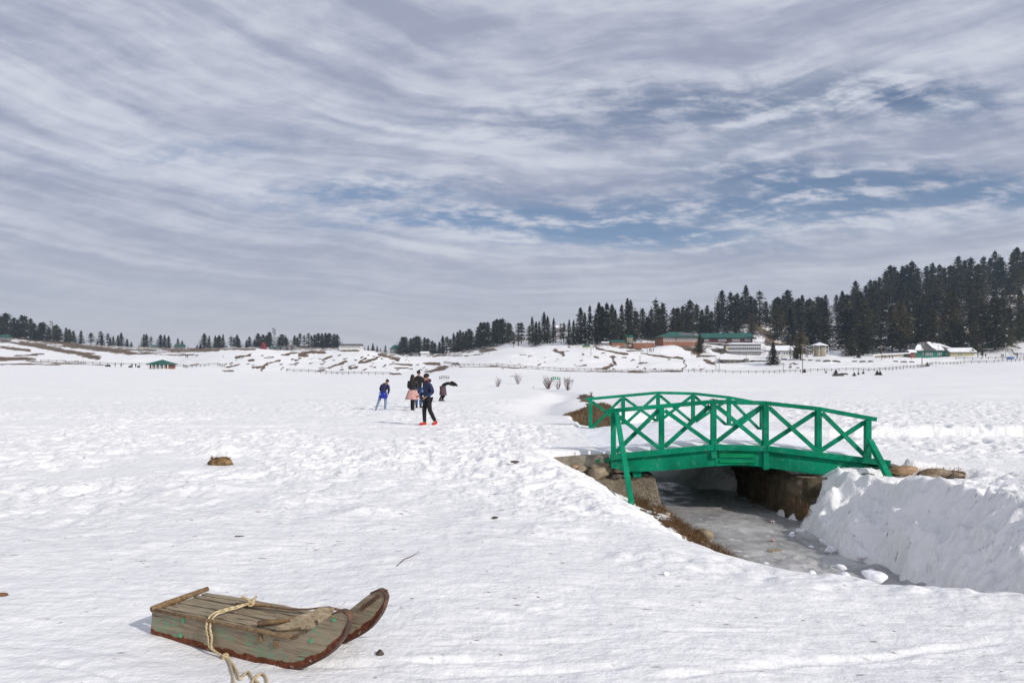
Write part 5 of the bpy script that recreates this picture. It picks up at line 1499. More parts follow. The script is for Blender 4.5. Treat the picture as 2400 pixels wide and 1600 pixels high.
# glazed two storey block in front
h3 = house('low glazed two storey lodge under a thick snow roof', 1707, 1783, 828, 806, 803, 405, 9, 'wall_grey', 'roof_snow', 'hip', .02, 1.1, [(.04, .97, 16, .86, 1.3, .75), (.02, .98, 16, .50, 1.9, .95), (.05, .97, 14, .14, 1.1, .8)], 'lodge', cat='lodge')
hw, w_ = h3['hw'], h3['w']
for zf in (.69, .27): local('snow_ledge', MB().box((0, -5.0, hw * zf), (w_ + 2.2, 1.5, .30)), 'roof_snow', h3)
local('yellow_panel', MB().box((-w_ / 2 - 1.0, -4.7, hw * .55), (1.6, .3, 2.6)), 'wall_yellow', h3)
hw_ = house('flat roofed tan shed dug into the snow below the long house', 1672, 1703, 826, 817, 816, 412, 5, 'wall_beige', 'roof_snow', 'hip', 0, .4, [(.2, .9, 2, .5, .8, .8)], 'shed', cat='shed')
# white cottage, octagonal hut, glass porch
h4 = house('white cottage with snowy gables right of the dark spruce', 1823, 1862, 833, 823, 811, 372, 9, 'wall_white', 'roof_grey', 'gable', -.25, .7, [(.1, .35, 1, .5, 1.4, 1.0), (.45, .9, 3, .5, 1.2, .8)], 'cottage', snow=(.98, .30), cat='cottage')
h5 = house('snow roofed annex behind the pine tree', 1866, 1892, 831, 822, 812, 375, 8, 'wall_white', 'roof_grey', 'gable', .2, .6, [(.1, .9, 3, .5, 1.2, .8)], 'cottage', snow=(.98, .30), cat='cottage')
c = W(1926, 828, 372); hut = root('round_hut', (c.x, c.y + 3, c.z), 'beige many sided hut with snowy pointed roof', 'hut')
mb = MB(); mb.tube([(0, 0, -1.5), (0, 0, 4.1)], [3.6, 3.6], 8); local('wall', mb, 'wall_beige', hut)
mb = MB(); n = 8
mb.tube([(0, 0, 4.0), (0, 0, 4.25), (0, 0, 5.9)], [5.0, 4.9, .15], 8); rf = local('roof', mb, 'trim_dark', hut)
mb = MB(); mb.tube([(0, 0, 4.3), (0, 0, 4.5), (0, 0, 6.15)], [4.8, 4.7, .2], 8); local('roof_snow', mb, 'roof_snow', rf)
for i, a in enumerate((-2.7, -2.0, -1.2, -.5)):
    local('post', MB().box((4.5 * math.cos(a), 4.5 * math.sin(a), 1.6), (.22, .22, 5.4)), 'wall_white', hut)
window(hut, -1.4, -3.35, 3.0, .9, 1.4, frame='trim_dark')
# green house with the yellow wing
h6 = house('green house with steep snow streaked grey roof', 2147, 2232, 837, 822.5, 801, 372, 13, 'wall_green', 'roof_grey', 'hip', -.05, .9, [(.16, .26, 1, .5, 1.5, 1.1), (.28, .48, 3, .5, 1.5, 1.1), (.60, .72, 2, .5, 1.5, 1.0), (.82, .96, 2, .55, 1.2, .9)])
hw, w_, rh, d = h6['hw'], h6['w'], h6['rh'], h6['d']
rf6 = [o for o in h6.children if o.name.startswith('roof')][0]
def slab_snow(parent, pts, z0, slope, th_):
    # patch of snow lying on the front slope: pts in (x, fraction up the slope)
    b_ = d / 2 + .9
    P_ = [Vector((x_, -b_ + f_ * b_, z0 + f_ * rh + .27)) for x_, f_ in pts]
    mb = MB(); mb.prism(P_, (0, -th_ * .3, th_)); return local('roof_snow', mb, 'roof_snow', parent)
slab_snow(rf6, [(-w_ * .52, .0), (-w_ * .30, .0), (-w_ * .26, .55), (-w_ * .33, .62), (-w_ * .45, .30)], hw, 0, .5)
slab_snow(rf6, [(-w_ * .02, .30), (w_ * .05, .02), (w_ * .26, .02), (w_ * .24, .50), (w_ * .10, .55), (w_ * .05, .92), (-.04 * w_, .88)], hw, 0, .55)
slab_snow(rf6, [(w_ * .24, .52), (w_ * .52, .10), (w_ * .50, .22), (w_ * .30, .66), (w_ * .12, .80), (w_ * .10, .60)], hw, 0, .45)
h7 = house('yellow wing with snowy roof and green gable beside the green house', 2231, 2284, 837.5, 826, 817, 369, 8, 'wall_yellow', 'roof_grey', 'gable', -.1, .8, [(.25, .55, 2, .6, 1.1, .8)], snow=(1.0, .45))
w_, hw, rh = h7['w'], h7['hw'], h7['rh']
local('green_gable', MB().prism([(w_ * .27, -4.6, hw), (w_ * .52, -4.6, hw), (w_ * .395, -4.6, hw + rh * 1.0)], (0, .4, 0)), 'wall_green', h7)
local('gable_board', MB().beam((w_ * .25, -4.75, hw - .1), (w_ * .395, -4.75, hw + rh * 1.08), .3, .25).beam((w_ * .54, -4.75, hw - .1), (w_ * .395, -4.75, hw + rh * 1.08), .3, .25), 'wall_white', h7)
h8 = house('small brick red shed at the left end of the green house', 2133, 2146, 838, 827, 821.5, 366, 3.2, 'wall_brick', 'roof_grey', 'gable', 0, .5, None, 'shed', snow=(1.0, .3), cat='shed')
# smaller huts further off
house('low orange building beside the snow mound', 1484, 1534, 812, 803, 802, 425, 7, 'wall_orange', 'roof_snow', 'hip', 0, .3, None)
house('little green roofed kiosk by the street lamps', 1367, 1382, 817, 811, 806, 415, 3, 'wall_yellow', 'roof_green', 'pyramid', 0, .5, None, 'kiosk', cat='kiosk')
house('orange hut with green gable among the tall firs', 1433, 1464, 806, 802, 797, 440, 6, 'wall_orange', 'roof_green', 'gable', .1, .5, None, 'hut', cat='hut')
house('grey green cabin among the tall firs', 1468, 1482, 797, 790, 785, 470, 5, 'wall_beige', 'roof_green', 'gable', .1, .5, [(.2, .8, 2, .5, .9, .8)], 'hut', cat='hut')
house('pale snow covered shed among the firs', 1412, 1426, 807, 803, 801, 430, 4, 'wall_grey', 'roof_snow', 'gable', 0, .5, None, 'hut', cat='hut')
house('long white two storey building on the far snow ridge', 795, 846, 818, 810, 806, 560, 8, 'wall_white', 'roof_grey', 'gable', 0, .4, [(.02, .98, 14, .62, 1.2, .9)])
house('grey green villa beside the hazy tree clump', 913, 941, 833, 817, 808, 700, 9, 'wall_grey', 'roof_green', 'hip', .2, .6, [(.1, .9, 5, .65, 1.3, 1.0), (.1, .9, 5, .25, 1.3, 1.0)])
house('grey metal barn below the hazy tree clump', 960, 982, 836, 829, 826, 520, 9, 'wall_grey', 'roof_grey', 'gable', .5, .3, None, 'barn', cat='barn')
house('white shed with dark windows below the hazy tree clump', 986, 1004, 832, 827, 824, 520, 4, 'wall_white', 'roof_snow', 'gable', 0, .4, [(.05, .95, 5, .5, .8, .7)], 'shed', cat='shed')
house('green roofed house at the left edge of the hill', -8, 16, 794, 790, 785, 600, 6, 'wall_grey', 'roof_green', 'gable', 0, .5, [(.2, .9, 3, .5, 1.2, .9)])
house('faint green roofed house below the far tree row', 408, 428, 815, 811, 807, 680, 6, 'wall_grey', 'roof_green', 'gable', 0, .5, None)
house('small green roofed cabin left of the far house', 352, 366, 815, 811.5, 809, 680, 5, 'wall_grey', 'roof_green', 'gable', 0, .5, None, 'cabin', cat='cabin')
house('snow roofed summit hut between the firs', 1300, 1322, 774, 768, 763, 620, 6, 'wall_grey', 'roof_snow', 'gable', 0, .5, [(.1, .9, 4, .5, 1.2, .9)], 'hut', cat='hut')
for i, (u, v, mt, lb) in enumerate(((650, 813, 'roof_green', 'green tent roof'), (664, 812, 'roof_grey', 'grey tent roof'), (637, 815, 'roof_green', 'dark green tent roof'), (675, 814, 'wall_beige', 'tan tent roof'), (685, 811, 'wall_grey', 'pale grey tent roof'))):
    house('small hut with %s on the far ridge camp' % lb, u - 5, u + 5, v + 3, v, v - 3, 620, 5, 'wall_grey', mt, 'pyramid', .3 * i, .4, None, 'hut', cat='hut')
# red A frame
c = W(617, 823, 392); c.z = gz(c.x, c.y) - .3
tr_ = root('frame_hut', c, 'dark red triangular hut on the crest of the snow mound', 'hut')
local('roof', MB().prism([(-1.7, -1.6, 0), (1.7, -1.6, 0), (0.15, -1.4, 4.3), (-.15, -1.4, 4.3)], (0, 3.2, 0)), 'tent_red', tr_)
local('door', MB().box((0, -1.7, .8), (.7, .12, 1.6)), 'trim_dark', tr_)

# retaining wall with the culvert
c0 = W(1690, 842, 347)
rw = root('retaining_wall', (W(1745, 862, 347).x, 347, W(1745, 870, 347).z), 'grey rubble retaining wall with a dark culvert opening', 'wall')
L = WL[rw.name]
def rp(u, v, Y=347): return W(u, v, Y) - L
local('wall_face', MB().prism([rp(1687, 842), rp(1753, 843), rp(1753, 866), rp(1740, 862), rp(1720, 856), rp(1700, 850)], (0, 6, 0)), 'retaining_stone', rw)
local('wall_face', MB().prism([rp(1766, 844), rp(1800, 844), rp(1800, 858), rp(1766, 867)], (0, 6, 0)), 'retaining_stone', rw)
local('pier', MB().prism([rp(1744, 840), rp(1753.5, 841), rp(1751, 866), rp(1746, 863)], (0, -1.2, 0)), 'stone_grey', rw)
local('opening', MB().prism([rp(1752, 846), rp(1767, 846), rp(1766, 868), rp(1752, 866)], (0, 7, 0)), 'deep_shadow_stone', rw)  # solid block, its near-black colour stands in for the shade inside the culvert
local('coping', MB().prism([rp(1688, 840), rp(1800, 842), rp(1800, 844.3), rp(1688, 842.3)], (0, 3, 0)), 'roof_snow', rw)
# pale roadside wall left of the green house
rw2 = root('roadside_wall', W(2090, 838, 362), 'low beige roadside wall capped with snow left of the green house', 'wall')
L = WL[rw2.name]
local('wall_face', MB().prism([rp(2052, 833, 362), rp(2118, 829, 362), rp(2118, 835, 362), rp(2052, 838.5, 362)], (0, .5, 0)), 'wall_beige', rw2)
local('snow_cap', MB().prism([rp(2046, 831, 361.6), rp(2134, 825.5, 361.6), rp(2134, 828, 361.6), rp(2046, 834, 361.6)], (0, 1.6, 0)), 'roof_snow', rw2)
# blue tarp bundle
p = hit(2368, 842, 200); o_ = rock('tarp_bundle', 'blue_tarp', (p.x, p.y, p.z + .5), (3.4, 1.5, 1.5), 71); tag(o_, 'bundle under a pale blue tarp on the road at right', 'bundle')
for i, (u, v, w_, lb) in enumerate(((253, 859, 2.2, 'leftmost dark bundle left of the pavilion'), (305, 861, 1.6, 'dark bundle beside the upright walker left of the pavilion'), (325, 861, 1.4, 'dark bundle nearest the pavilion on its left'), (394, 863, .7, 'dark bundle just right of the pavilion'))):
    p = hit(u, v, 150); tag(rock('bundle', 'far_cloth', (p.x, p.y, p.z + .3), (w_, 1.0, .9), 80 + i), lb, 'bundle', 'dark bundles near the pavilion')

# ------------------------------------------------------------------ fences along the paths
POSTM = MB().box((0, 0, .35), (.16, .16, 1.7)).mesh('post'); POSTM.materials.append(MATS['fence_wood'])


def fence(label, pts, step, h=1.1, vs=True):
    """pts: (bearing u, row v) on the ground"""
    P_ = [hit(u, v, 150) for u, v in pts]
    path = []
    for a, b in zip(P_[:-1], P_[1:]):
        n = max(1, int((b - a).length / step))
        path += [a.lerp(b, i / n) for i in range(n)]
    path.append(P_[-1])
    path = [Vector((p.x, p.y, gz(p.x, p.y))) for p in path]
    r_ = root('fence', path[len(path) // 2], label, 'fence'); L = WL[r_.name]
    for p in path:
        o = bpy.data.objects.new('post', POSTM); COL.objects.link(o); o.parent = r_; o.location = p - L
    for zz in (1.08, .6):
        mb = MB()
        for a, b in zip(path[:-1], path[1:]): mb.beam(a - L + Vector((0, 0, zz)), b - L + Vector((0, 0, zz)), .10, .13)
        local('rail', mb, 'fence_wood', r_)


fence('long post and rail fence along the path below the retaining wall', [(1600, 871), (1700, 874), (1790, 875), (1900, 871), (2000, 869), (2075, 868)], 2.6)
fence('fence climbing to the right past the two legged power pole', [(2075, 868), (2150, 862), (2185, 855), (2260, 852), (2330, 850), (2400, 846)], 2.6)
fence('fence along the path below the bare slope in the middle', [(1150, 858), (1220, 862), (1300, 867), (1400, 871), (1500, 872), (1600, 871)], 2.4)
fence('fence from the mound corner to the path in the middle', [(1040, 851), (1060, 855), (1077, 859), (1110, 858), (1150, 858)], 2.4)
fence('fence running up from the walkers to the path corner', [(1022, 867), (1050, 863), (1077, 859)], 2.2)
fence('low fence along the foot of the snow mound', [(672, 871), (740, 874), (830, 877), (915, 879)], 3.2)
fence('curving fence right of the pavilion', [(394, 861), (430, 860), (440, 862), (470, 860), (490, 857), (510, 857), (526, 861)], 2.4)
fence('fence left of the pavilion', [(95, 848), (150, 849), (200, 853), (270, 856), (345, 857)], 3.0)
fence('railing on the snowy rise at the right edge', [(2328, 826), (2350, 822), (2372, 824), (2386, 832), (2400, 834)], 2.4)
fence('railing climbing behind the roadside wall', [(2044, 836), (2050, 830), (2062, 825), (2072, 820)], 2.0)
fence('road fence in front of the walkers at right', [(2240, 842), (2300, 843), (2350, 842), (2400, 840)], 2.8)

# ------------------------------------------------------------------ poles and lamps
def pole(label, u, vb, vt, mat='pole_metal', r=.14, arms=1, ymin=150, lamp=False, twin=False, Yf=None):
    p = hit(u, vb, ymin) if Yf is None else Vector(((u - 1200) / FPX * Yf, Yf, gz((u - 1200) / FPX * Yf, Yf)))
    H = (vb - vt) / FPX * p.y
    r_ = root('street_lamp' if lamp else 'utility_pole', p, label, 'street lamp' if lamp else 'utility pole')
    for sx_ in ((-.7, .7) if twin else (0,)):
        local('pole', MB().tube([(sx_, 0, -.6), (sx_, 0, H * .5), (sx_, 0, H)], [r, r * .85, r * .6], 6), mat, r_)
    if lamp:
        local('lamp_arm', MB().tube([(0, 0, H - .2), (-.6, 0, H + .25), (-1.7, 0, H + .2)], .07, 6), mat, r_)
        local('lamp_head', MB().box((-2.0, 0, H + .15), (.9, .3, .2)), 'wall_white', r_)
    else:
        for k_ in range(arms): local('crossarm', MB().box((0, -.1, H - .5 - .8 * k_), (2.4 if twin else 1.5, .14, .16)), mat, r_)
        for sx_ in (-.6, 0, .6): local('insulator', MB().tube([(sx_, -.1, H - .42), (sx_, -.1, H - .15)], [.07, .05], 5), 'wall_white', r_)


pole('tall two armed power pole in front of the green house', 2161, 861, 804, 'pole_wood', .19, 2, 200)
pole('tall power pole standing on the fence line left of the pine', 1881, 875, 806, 'pole_wood', .17, 1)
pole('leaning thin pole by the roadside wall', 2066, 845, 814, 'pole_wood', .14, 1)
pole('power pole before the snowy rise at the right', 2357, 839, 804, 'pole_metal', .15, 1)
pole('thin pole in front of the green wall', 2199, 838, 808, 'pole_wood', .13, 1)
pole('dark pole between cottage and annex', 1852, 842, 785, 'trim_dark', .16, 2, 300)
pole('two legged pole left of the retaining wall', 1682, 866, 838, 'pole_metal', .13, 2, 200, twin=True)
pole('pole in front of the glazed lodge', 1749, 841, 812, 'pole_metal', .13, 1, 300)
pole('thin pole on the path slope below the orange hut', 1500, 851, 833, 'pole_wood', .13, 1, 200)
pole('thin pole on the open slope left of the orange hut', 1385, 834, 815, 'pole_wood', .13, 1, 200)
pole('pole beside the snow mound of the orange house', 1620, 835, 809, 'pole_wood', .14, 1, 200)
pole('pole in front of the low orange building', 1517, 829, 800, 'pole_metal', .12, 1, 200)
pole('short pole below the white cottage', 1836, 874, 852, 'pole_wood', .12, 1, 200)
pole('street lamp by the little kiosk, left of the pair', 1376, 818, 797, lamp=True, Yf=405)
pole('street lamp by the little kiosk, right of the pair', 1391, 818, 792, lamp=True, Yf=405)
pole('street lamp between the firs and the orange hut', 1425, 812, 790, lamp=True, Yf=412)
pole('street lamp behind the roadside wall', 2074, 834, 806, lamp=True, Yf=372)
pole('street lamp above the yellow wing', 2272, 832, 803, lamp=True, Yf=385)


def mast(label, u, Y, vt, vb):
    x = (u - 1200) / FPX * Y; z = gz(x, Y); H = CAMH - (vt - HOR) / FPX * Y - z
    r_ = root('radio_mast', (x, Y, z), label, 'mast')
    for k_, a in enumerate((0, 2.1, 4.2)):
        local('mast_leg', MB().tube([(1.6 * math.cos(a), 1.6 * math.sin(a), 0), (.7 * math.cos(a), .7 * math.sin(a), H)], .18, 5), 'pole_metal', r_)
    n = 10
    for i in range(n):
        zz = H * (i + .5) / n; q = 1.6 - .9 * (i + .5) / n
        local('mast_brace', MB().box((0, -q * .6, zz), (q * 1.9, .14, .16)), 'pole_metal', r_)
    for zz, sx_ in ((H * .93, -1.3), (H * .85, 1.2), (H * .78, -1.2), (H * .70, 1.3)):
        local('dish', MB().tube([(sx_, -.9, zz), (sx_, -1.4, zz)], [1.0, .9], 8), 'wall_grey', r_)


mast('radio mast with dishes behind the trees on the far left', 122, 760, 751, 800)
mast('radio mast with dishes between the ridge trees', 643, 760, 768, 815)

# ------------------------------------------------------------------ conifers
def conifer_mesh(seed, H, R, levels, nb, bare0=.06, power=1.0, ragged=.35, droop=.35, spray=1.0, flat_top=0.0, snow_k=.0, gaps=.0):
    rs_ = np.random.RandomState(seed); vs = []; fs = []; mi = []
    for i in range(levels):
        f_ = (i + rs_.rand() * .8) / levels; z = H * (bare0 + (1 - bare0) * f_ * .985)
        prof = (1 - f_) ** power * (1 - flat_top) + flat_top * math.sqrt(max(0, 1 - f_ ** 2.4)) * .9
        prof = max(prof, .05)
        if rs_.rand() < gaps: continue
        side = rs_.uniform(0, 6.283); lop = 1 + .35 * rs_.uniform(-1, 1)
        for k_ in range(nb):
            a = 6.283 * (k_ + rs_.rand()) / nb
            L = R * prof * (1 - ragged + 2 * ragged * rs_.rand() ** 1.3) * (1 + .2 * math.cos(a - side) * lop)
            dv = np.array([math.cos(a), math.sin(a), 0.0]); sv = np.array([-math.sin(a), math.cos(a), 0.0])
            nsp = max(2, int(L / (1.0 * spray)) + 1)
            for q in range(nsp):
                t_ = (q + .3 + .7 * rs_.rand()) / nsp
                c_ = dv * L * t_ + np.array([0, 0, z - droop * L * t_ ** 1.4 + .25 * rs_.randn()])
                ln = spray * rs_.uniform(.7, 1.3) * (.75 + .3 * (1 - t_)); wd = ln * rs_.uniform(.35, .6)
                d2 = dv * rs_.uniform(.5, 1) + sv * rs_.uniform(-.8, .8) + np.array([0, 0, rs_.uniform(-.75, .25)])
                d2 /= np.linalg.norm(d2); s2 = np.cross(d2, rs_.randn(3)); s2 /= np.linalg.norm(s2) + 1e-6
                b_ = len(vs)
                vs += [c_ - d2 * ln * .5, c_ + s2 * wd * .5 - d2 * .08 * ln, c_ + d2 * ln * .6, c_ - s2 * wd * .5 + d2 * .05 * ln]
                fs.append((b_, b_ + 1, b_ + 2, b_ + 3)); mi.append(1 if rs_.rand() < snow_k else 0)
    b_ = len(vs)
    for k_ in range(7):                               # leader
        a = rs_.rand() * 6.283; z = H * (.95 + .05 * k_ / 7)
        vs += [np.array([.1 * math.cos(a), .1 * math.sin(a), z]), np.array([.3 * math.cos(a), .3 * math.sin(a), z + .2]), np.array([0, 0, z + 1.0]), np.array([-.15 * math.cos(a), -.15 * math.sin(a), z + .1])]
        fs.append((b_, b_ + 1, b_ + 2, b_ + 3)); mi.append(0); b_ += 4
    me = bpy.data.meshes.new('crown'); me.from_pydata([tuple(p) for p in vs], [], fs)
    me.polygons.foreach_set('material_index', mi); me.update()
    return me


def trunk_mesh(H, r=.32, seed=0, bare=False):
    rs_ = random.Random(seed); mb = MB()
    pts = [(0, 0, -1.2)] + [(rs_.uniform(-.15, .15), rs_.uniform(-.15, .15), H * q) for q in (.25, .5, .75)] + [(0, 0, H * .97)]
    mb.tube(pts, [r * 1.15, r, r * .75, r * .45, r * .12], 7)
    for i in range(16 if bare else 9):
        z = H * rs_.uniform(.12 if not bare else .3, .9); a = rs_.uniform(0, 6.283); L = rs_.uniform(1.2, 3.0) * (1.15 - z / H)
        mb.tube([(0, 0, z), (math.cos(a) * L * .5, math.sin(a) * L * .5, z - .05 * L), (math.cos(a) * L, math.sin(a) * L, z + rs_.uniform(-.4, .2))], [.07, .05, .02], 4)
    return mb.mesh('trunk', (0, 0, 0), True)


PROTO = {}


def proto(kind, seed, mat, H=26, tr=.34, bare=False, **kw):
    tm = trunk_mesh(H, tr, seed, bare); tm.materials.append(MATS['bark'])
    cm = None
    if not bare:
        cm = conifer_mesh(seed, H, **kw); cm.materials.append(MATS[mat]); cm.materials.append(MATS['roof_snow'])
    PROTO.setdefault(kind, []).append((H, tm, cm))


for s_ in range(4): proto('fir', 10 + s_, 'needles', R=4.0 + .4 * s_, levels=46, nb=10, power=.72, ragged=.36, droop=.45, spray=1.45, gaps=.05)
for s_ in range(4): proto('forest', 20 + s_, 'needles', R=5.4 + .5 * s_, levels=40, nb=11, power=.62, ragged=.48, droop=.30, spray=1.75, flat_top=.42, snow_k=.004, gaps=.10, bare0=.10)
for s_ in range(3): proto('olive', 30 + s_, 'needles_olive', R=6.0, levels=40, nb=12, power=.75, ragged=.40, droop=.26, spray=1.6, flat_top=.25, snow_k=.004, bare0=.08)
for s_ in range(3): proto('ragged', 40 + s_, 'needles', R=4.4, levels=32, nb=9, power=.55, ragged=.55, droop=.3, spray=1.6, flat_top=.5, gaps=.28, bare0=.22)
for s_ in range(2): proto('round', 50 + s_, 'needles', R=6.0, levels=30, nb=12, power=.6, ragged=.35, droop=.15, spray=1.4, flat_top=.85, bare0=.15)
proto('spruce', 60, 'needles', R=7.6, levels=54, nb=13, power=.95, ragged=.22, droop=.42, spray=1.6, bare0=.02)
proto('spruce_olive', 61, 'needles_olive', R=8.6, levels=50, nb=13, power=.9, ragged=.25, droop=.30, spray=1.7, bare0=.04)
proto('pine', 62, 'needles_olive', R=6.2, levels=38, nb=11, power=.7, ragged=.35, droop=.2, spray=1.5, flat_top=.3, bare0=.22)
proto('snag', 70, 'needles', tr=.26, bare=True); proto('snag', 71, 'needles', tr=.22, bare=True)
_tc = [0]


def tree(u, Y, vt, kind, label, group=None, wide=1.0, jit=True):
    x = (u - 1200) / FPX * Y; z = gz(x, Y); H = (CAMH - (vt - HOR) / FPX * Y) - z
    if H < 1.0: H = 6.0
    _tc[0] += 1; q = random.Random(_tc[0] * 7 + 1)
    pr = PROTO[kind][_tc[0] % len(PROTO[kind])]
    k_ = H / pr[0]; wk = (.55 * k_ + .45 * min(k_, 1.1)) * wide * q.uniform(.85, 1.3) * 1.12
    r_ = bpy.data.objects.new('dead_tree' if kind == 'snag' else 'conifer', None); COL.objects.link(r_)
    r_.location = (x, Y, z - .2); r_.rotation_euler = (q.uniform(-.02, .02), q.uniform(-.02, .02), q.uniform(0, 6.28)); r_.scale = (wk, wk, k_)
    tag(r_, label, 'tree', group)
    for nm, me_ in (('trunk', pr[1]), ('crown', pr[2])):
        if me_ is None: continue
        o = bpy.data.objects.new(nm, me_); COL.objects.link(o); o.parent = r_
    return r_


ORD = ('first second third fourth fifth sixth seventh eighth ninth tenth eleventh twelfth thirteenth fourteenth fifteenth sixteenth seventeenth eighteenth nineteenth twentieth '
       'twenty-first twenty-second twenty-third twenty-fourth twenty-fifth twenty-sixth twenty-seventh twenty-eighth twenty-ninth thirtieth thirty-first thirty-second thirty-third thirty-fourth thirty-fifth').split()


def row(items, Y, where, group, kind='fir', wide=1.0):
    where = where
    items = sorted(items, key=lambda q: q[0])
    if len(items) > 12: items = [q for i_, q in enumerate(items) if len(q) > 2 or i_ % 5 != 3]
    for i, it in enumerate(items):
        kd = it[2] if len(it) > 2 else kind
        tree(it[0], Y + (11 * ((i * 7) % 5) - 22), it[1], kd, '%s %s from the left %s' % (ORD[i], 'dead trunk' if kd == 'snag' else 'conifer', where), group, wide * (it[3] if len(it) > 3 else 1))


row([(3, 740), (9, 745), (14, 731), (24, 738), (33, 743), (42, 748), (50, 737), (58, 738), (63, 742), (71, 745), (80, 756), (95, 755), (101, 753), (107, 758), (115, 765), (128, 762), (133, 760), (140, 768), (150, 768), (155, 767), (163, 771), (172, 774), (177, 790, 'ragged')], 690,
    'in the hazy wood at the far left', 'trees of the far left wood', 'forest', 1.25)
row([(190, 774), (213, 779, 'ragged', 1.2), (228, 798), (236, 776, 'ragged', 1.2), (239, 783), (253, 779, 'ragged'), (258, 790), (265, 787), (272, 782), (277, 785), (284, 779), (298, 793), (308, 800), (316, 783)], 730,
    'in the loose row right of the far left wood', 'trees of the loose far row', 'fir', 1.7)
row([(337, 783), (343, 782), (354, 787, 'ragged'), (376, 784), (386, 784), (395, 786), (417, 792), (427, 797), (440, 810), (462, 807)], 760, 'in the thin row above the pavilion', 'trees above the pavilion', 'fir', 1.7)
row([(470, 804), (479, 781), (490, 786), (495, 784), (504, 786), (509, 790), (514, 785), (523, 783), (533, 788), (541, 786, 'ragged'), (549, 790, 'ragged'), (556, 784), (560, 792)], 760, 'in the clump left of the snow mound crest', 'trees left of the snow mound', 'fir', 1.7)
row([(578, 796), (585, 788), (597, 795), (604, 780), (611, 788), (617, 783), (626, 784), (632, 777), (662, 783, 'round', 1.5), (655, 790), (670, 789)], 760, 'in the ridge wood around the radio mast', 'trees around the ridge mast', 'forest', 1.4)
row([(690, 785), (697, 790), (703, 780, 'ragged', 1.3), (713, 783, 'ragged'), (723, 780, 'ragged', 1.3), (731, 786, 'ragged'), (738, 783), (746, 779), (751, 783), (755, 780), (763, 779), (768, 784), (772, 779), (778, 783), (783, 781), (790, 783), (797, 790, 'snag'), (803, 792, 'snag')], 745,
    'in the dense wood behind the snow mound', 'trees behind the snow mound', 'forest', 1.3)
row([(855, 813), (863, 808), (874, 803, 'spruce', .8), (884, 809), (892, 814), (903, 808)], 760, 'in the low group right of the white building', 'trees right of the white building', 'fir', 1.4)
row([(938, 800), (945, 787), (950, 788), (957, 793), (962, 792), (970, 790), (978, 785), (983, 788), (987, 785), (995, 790), (1003, 792), (1013, 797), (1019, 802)], 720, 'in the hazy clump behind the walkers', 'trees of the hazy middle clump', 'forest', 1.3)
row([(1030, 800), (1037, 786), (1047, 788, 'ragged'), (1055, 792, 'ragged'), (1064, 780), (1072, 777), (1078, 773), (1085, 776)], 660, 'in the clump right of the walkers', 'trees right of the walkers', 'fir', 1.5)
row([(1092, 775), (1098, 769), (1104, 772), (1112, 763), (1120, 765), (1128, 755), (1135, 754), (1142, 752), (1150, 750), (1158, 751), (1165, 747), (1172, 747), (1178, 744), (1185, 747), (1191, 755), (1196, 757)], 620, 'in the dense wood on the middle slope', 'trees of the middle slope wood', 'forest', 1.05)
row([(1204, 775, 'ragged'), (1215, 756, 'ragged', 1.5), (1222, 755, 'ragged', 1.3), (1232, 764), (1240, 760, 'ragged'), (1248, 742), (1256, 753), (1264, 752), (1270, 742), (1275, 731), (1283, 740), (1297, 745), (1315, 757, 'ragged'), (1321, 756, 'ragged')], 505,
    'of the scattered firs above the bare slope', 'scattered firs above the slope', 'fir', 1.1)
row([(1333, 748), (1344, 750), (1352, 765, 'ragged'), (1357, 775)], 490, 'of the four slim firs left of the kiosk', 'slim firs left of the kiosk', 'fir', .9)
row([(1362, 720), (1372, 732), (1382, 715), (1390, 715), (1397, 735), (1402, 709), (1412, 718), (1422, 709), (1430, 722), (1434, 713), (1443, 725), (1450, 745), (1456, 712), (1462, 702), (1470, 699), (1480, 703)], 480, 'in the tall fir stand behind the kiosk', 'tall fir stand', 'fir', 1.15)
row([(1490, 725), (1500, 712, 'snag'), (1507, 722), (1515, 715), (1526, 722), (1538, 697, 'ragged', 1.3), (1545, 720), (1553, 710), (1567, 713), (1578, 720), (1588, 718), (1600, 715), (1610, 722), (1618, 702, 'forest', 1.2), (1632, 710), (1645, 724), (1656, 715, 'forest', 1.2), (1668, 728)], 530, 'in the wood behind the orange house', 'trees behind the orange house', 'forest', .9)
row([(1677, 680, 'snag'), (1683, 705), (1692, 680), (1702, 686), (1712, 683), (1720, 690), (1728, 686), (1738, 695), (1747, 668, 'fir', 1.5), (1760, 690), (1770, 700), (1780, 682, 'ragged', 1.4), (1795, 705), (1808, 683), (1815, 700), (1822, 694), (1836, 692)], 560, 'in the skyline row behind the long house', 'skyline trees behind the long house', 'forest', .95)
row([(1850, 696), (1860, 704), (1870, 702), (1880, 706), (1890, 702), (1905, 704), (1920, 697), (1935, 690), (1948, 694), (1960, 690), (1975, 684), (1990, 690), (2006, 657), (2018, 662), (2030, 668), (2040, 655), (2052, 654), (2062, 648)], 600, 'in the skyline row left of the hill shoulder', 'skyline trees of the lower hill', 'forest', .95)
row([(2075, 636), (2085, 621), (2095, 622), (2105, 616), (2114, 622), (2125, 620), (2138, 611), (2150, 625), (2160, 632), (2172, 622), (2187, 616), (2203, 619), (2212, 624), (2222, 618), (2233, 622), (2247, 600), (2262, 608), (2275, 601), (2295, 596), (2305, 600), (2320, 604), (2333, 587), (2345, 599), (2362, 585), (2375, 590), (2386, 579), (2398, 588), (2412, 582), (2430, 580)], 610,
    'in the skyline row of the high wooded hill', 'skyline trees of the high hill', 'forest', .95)
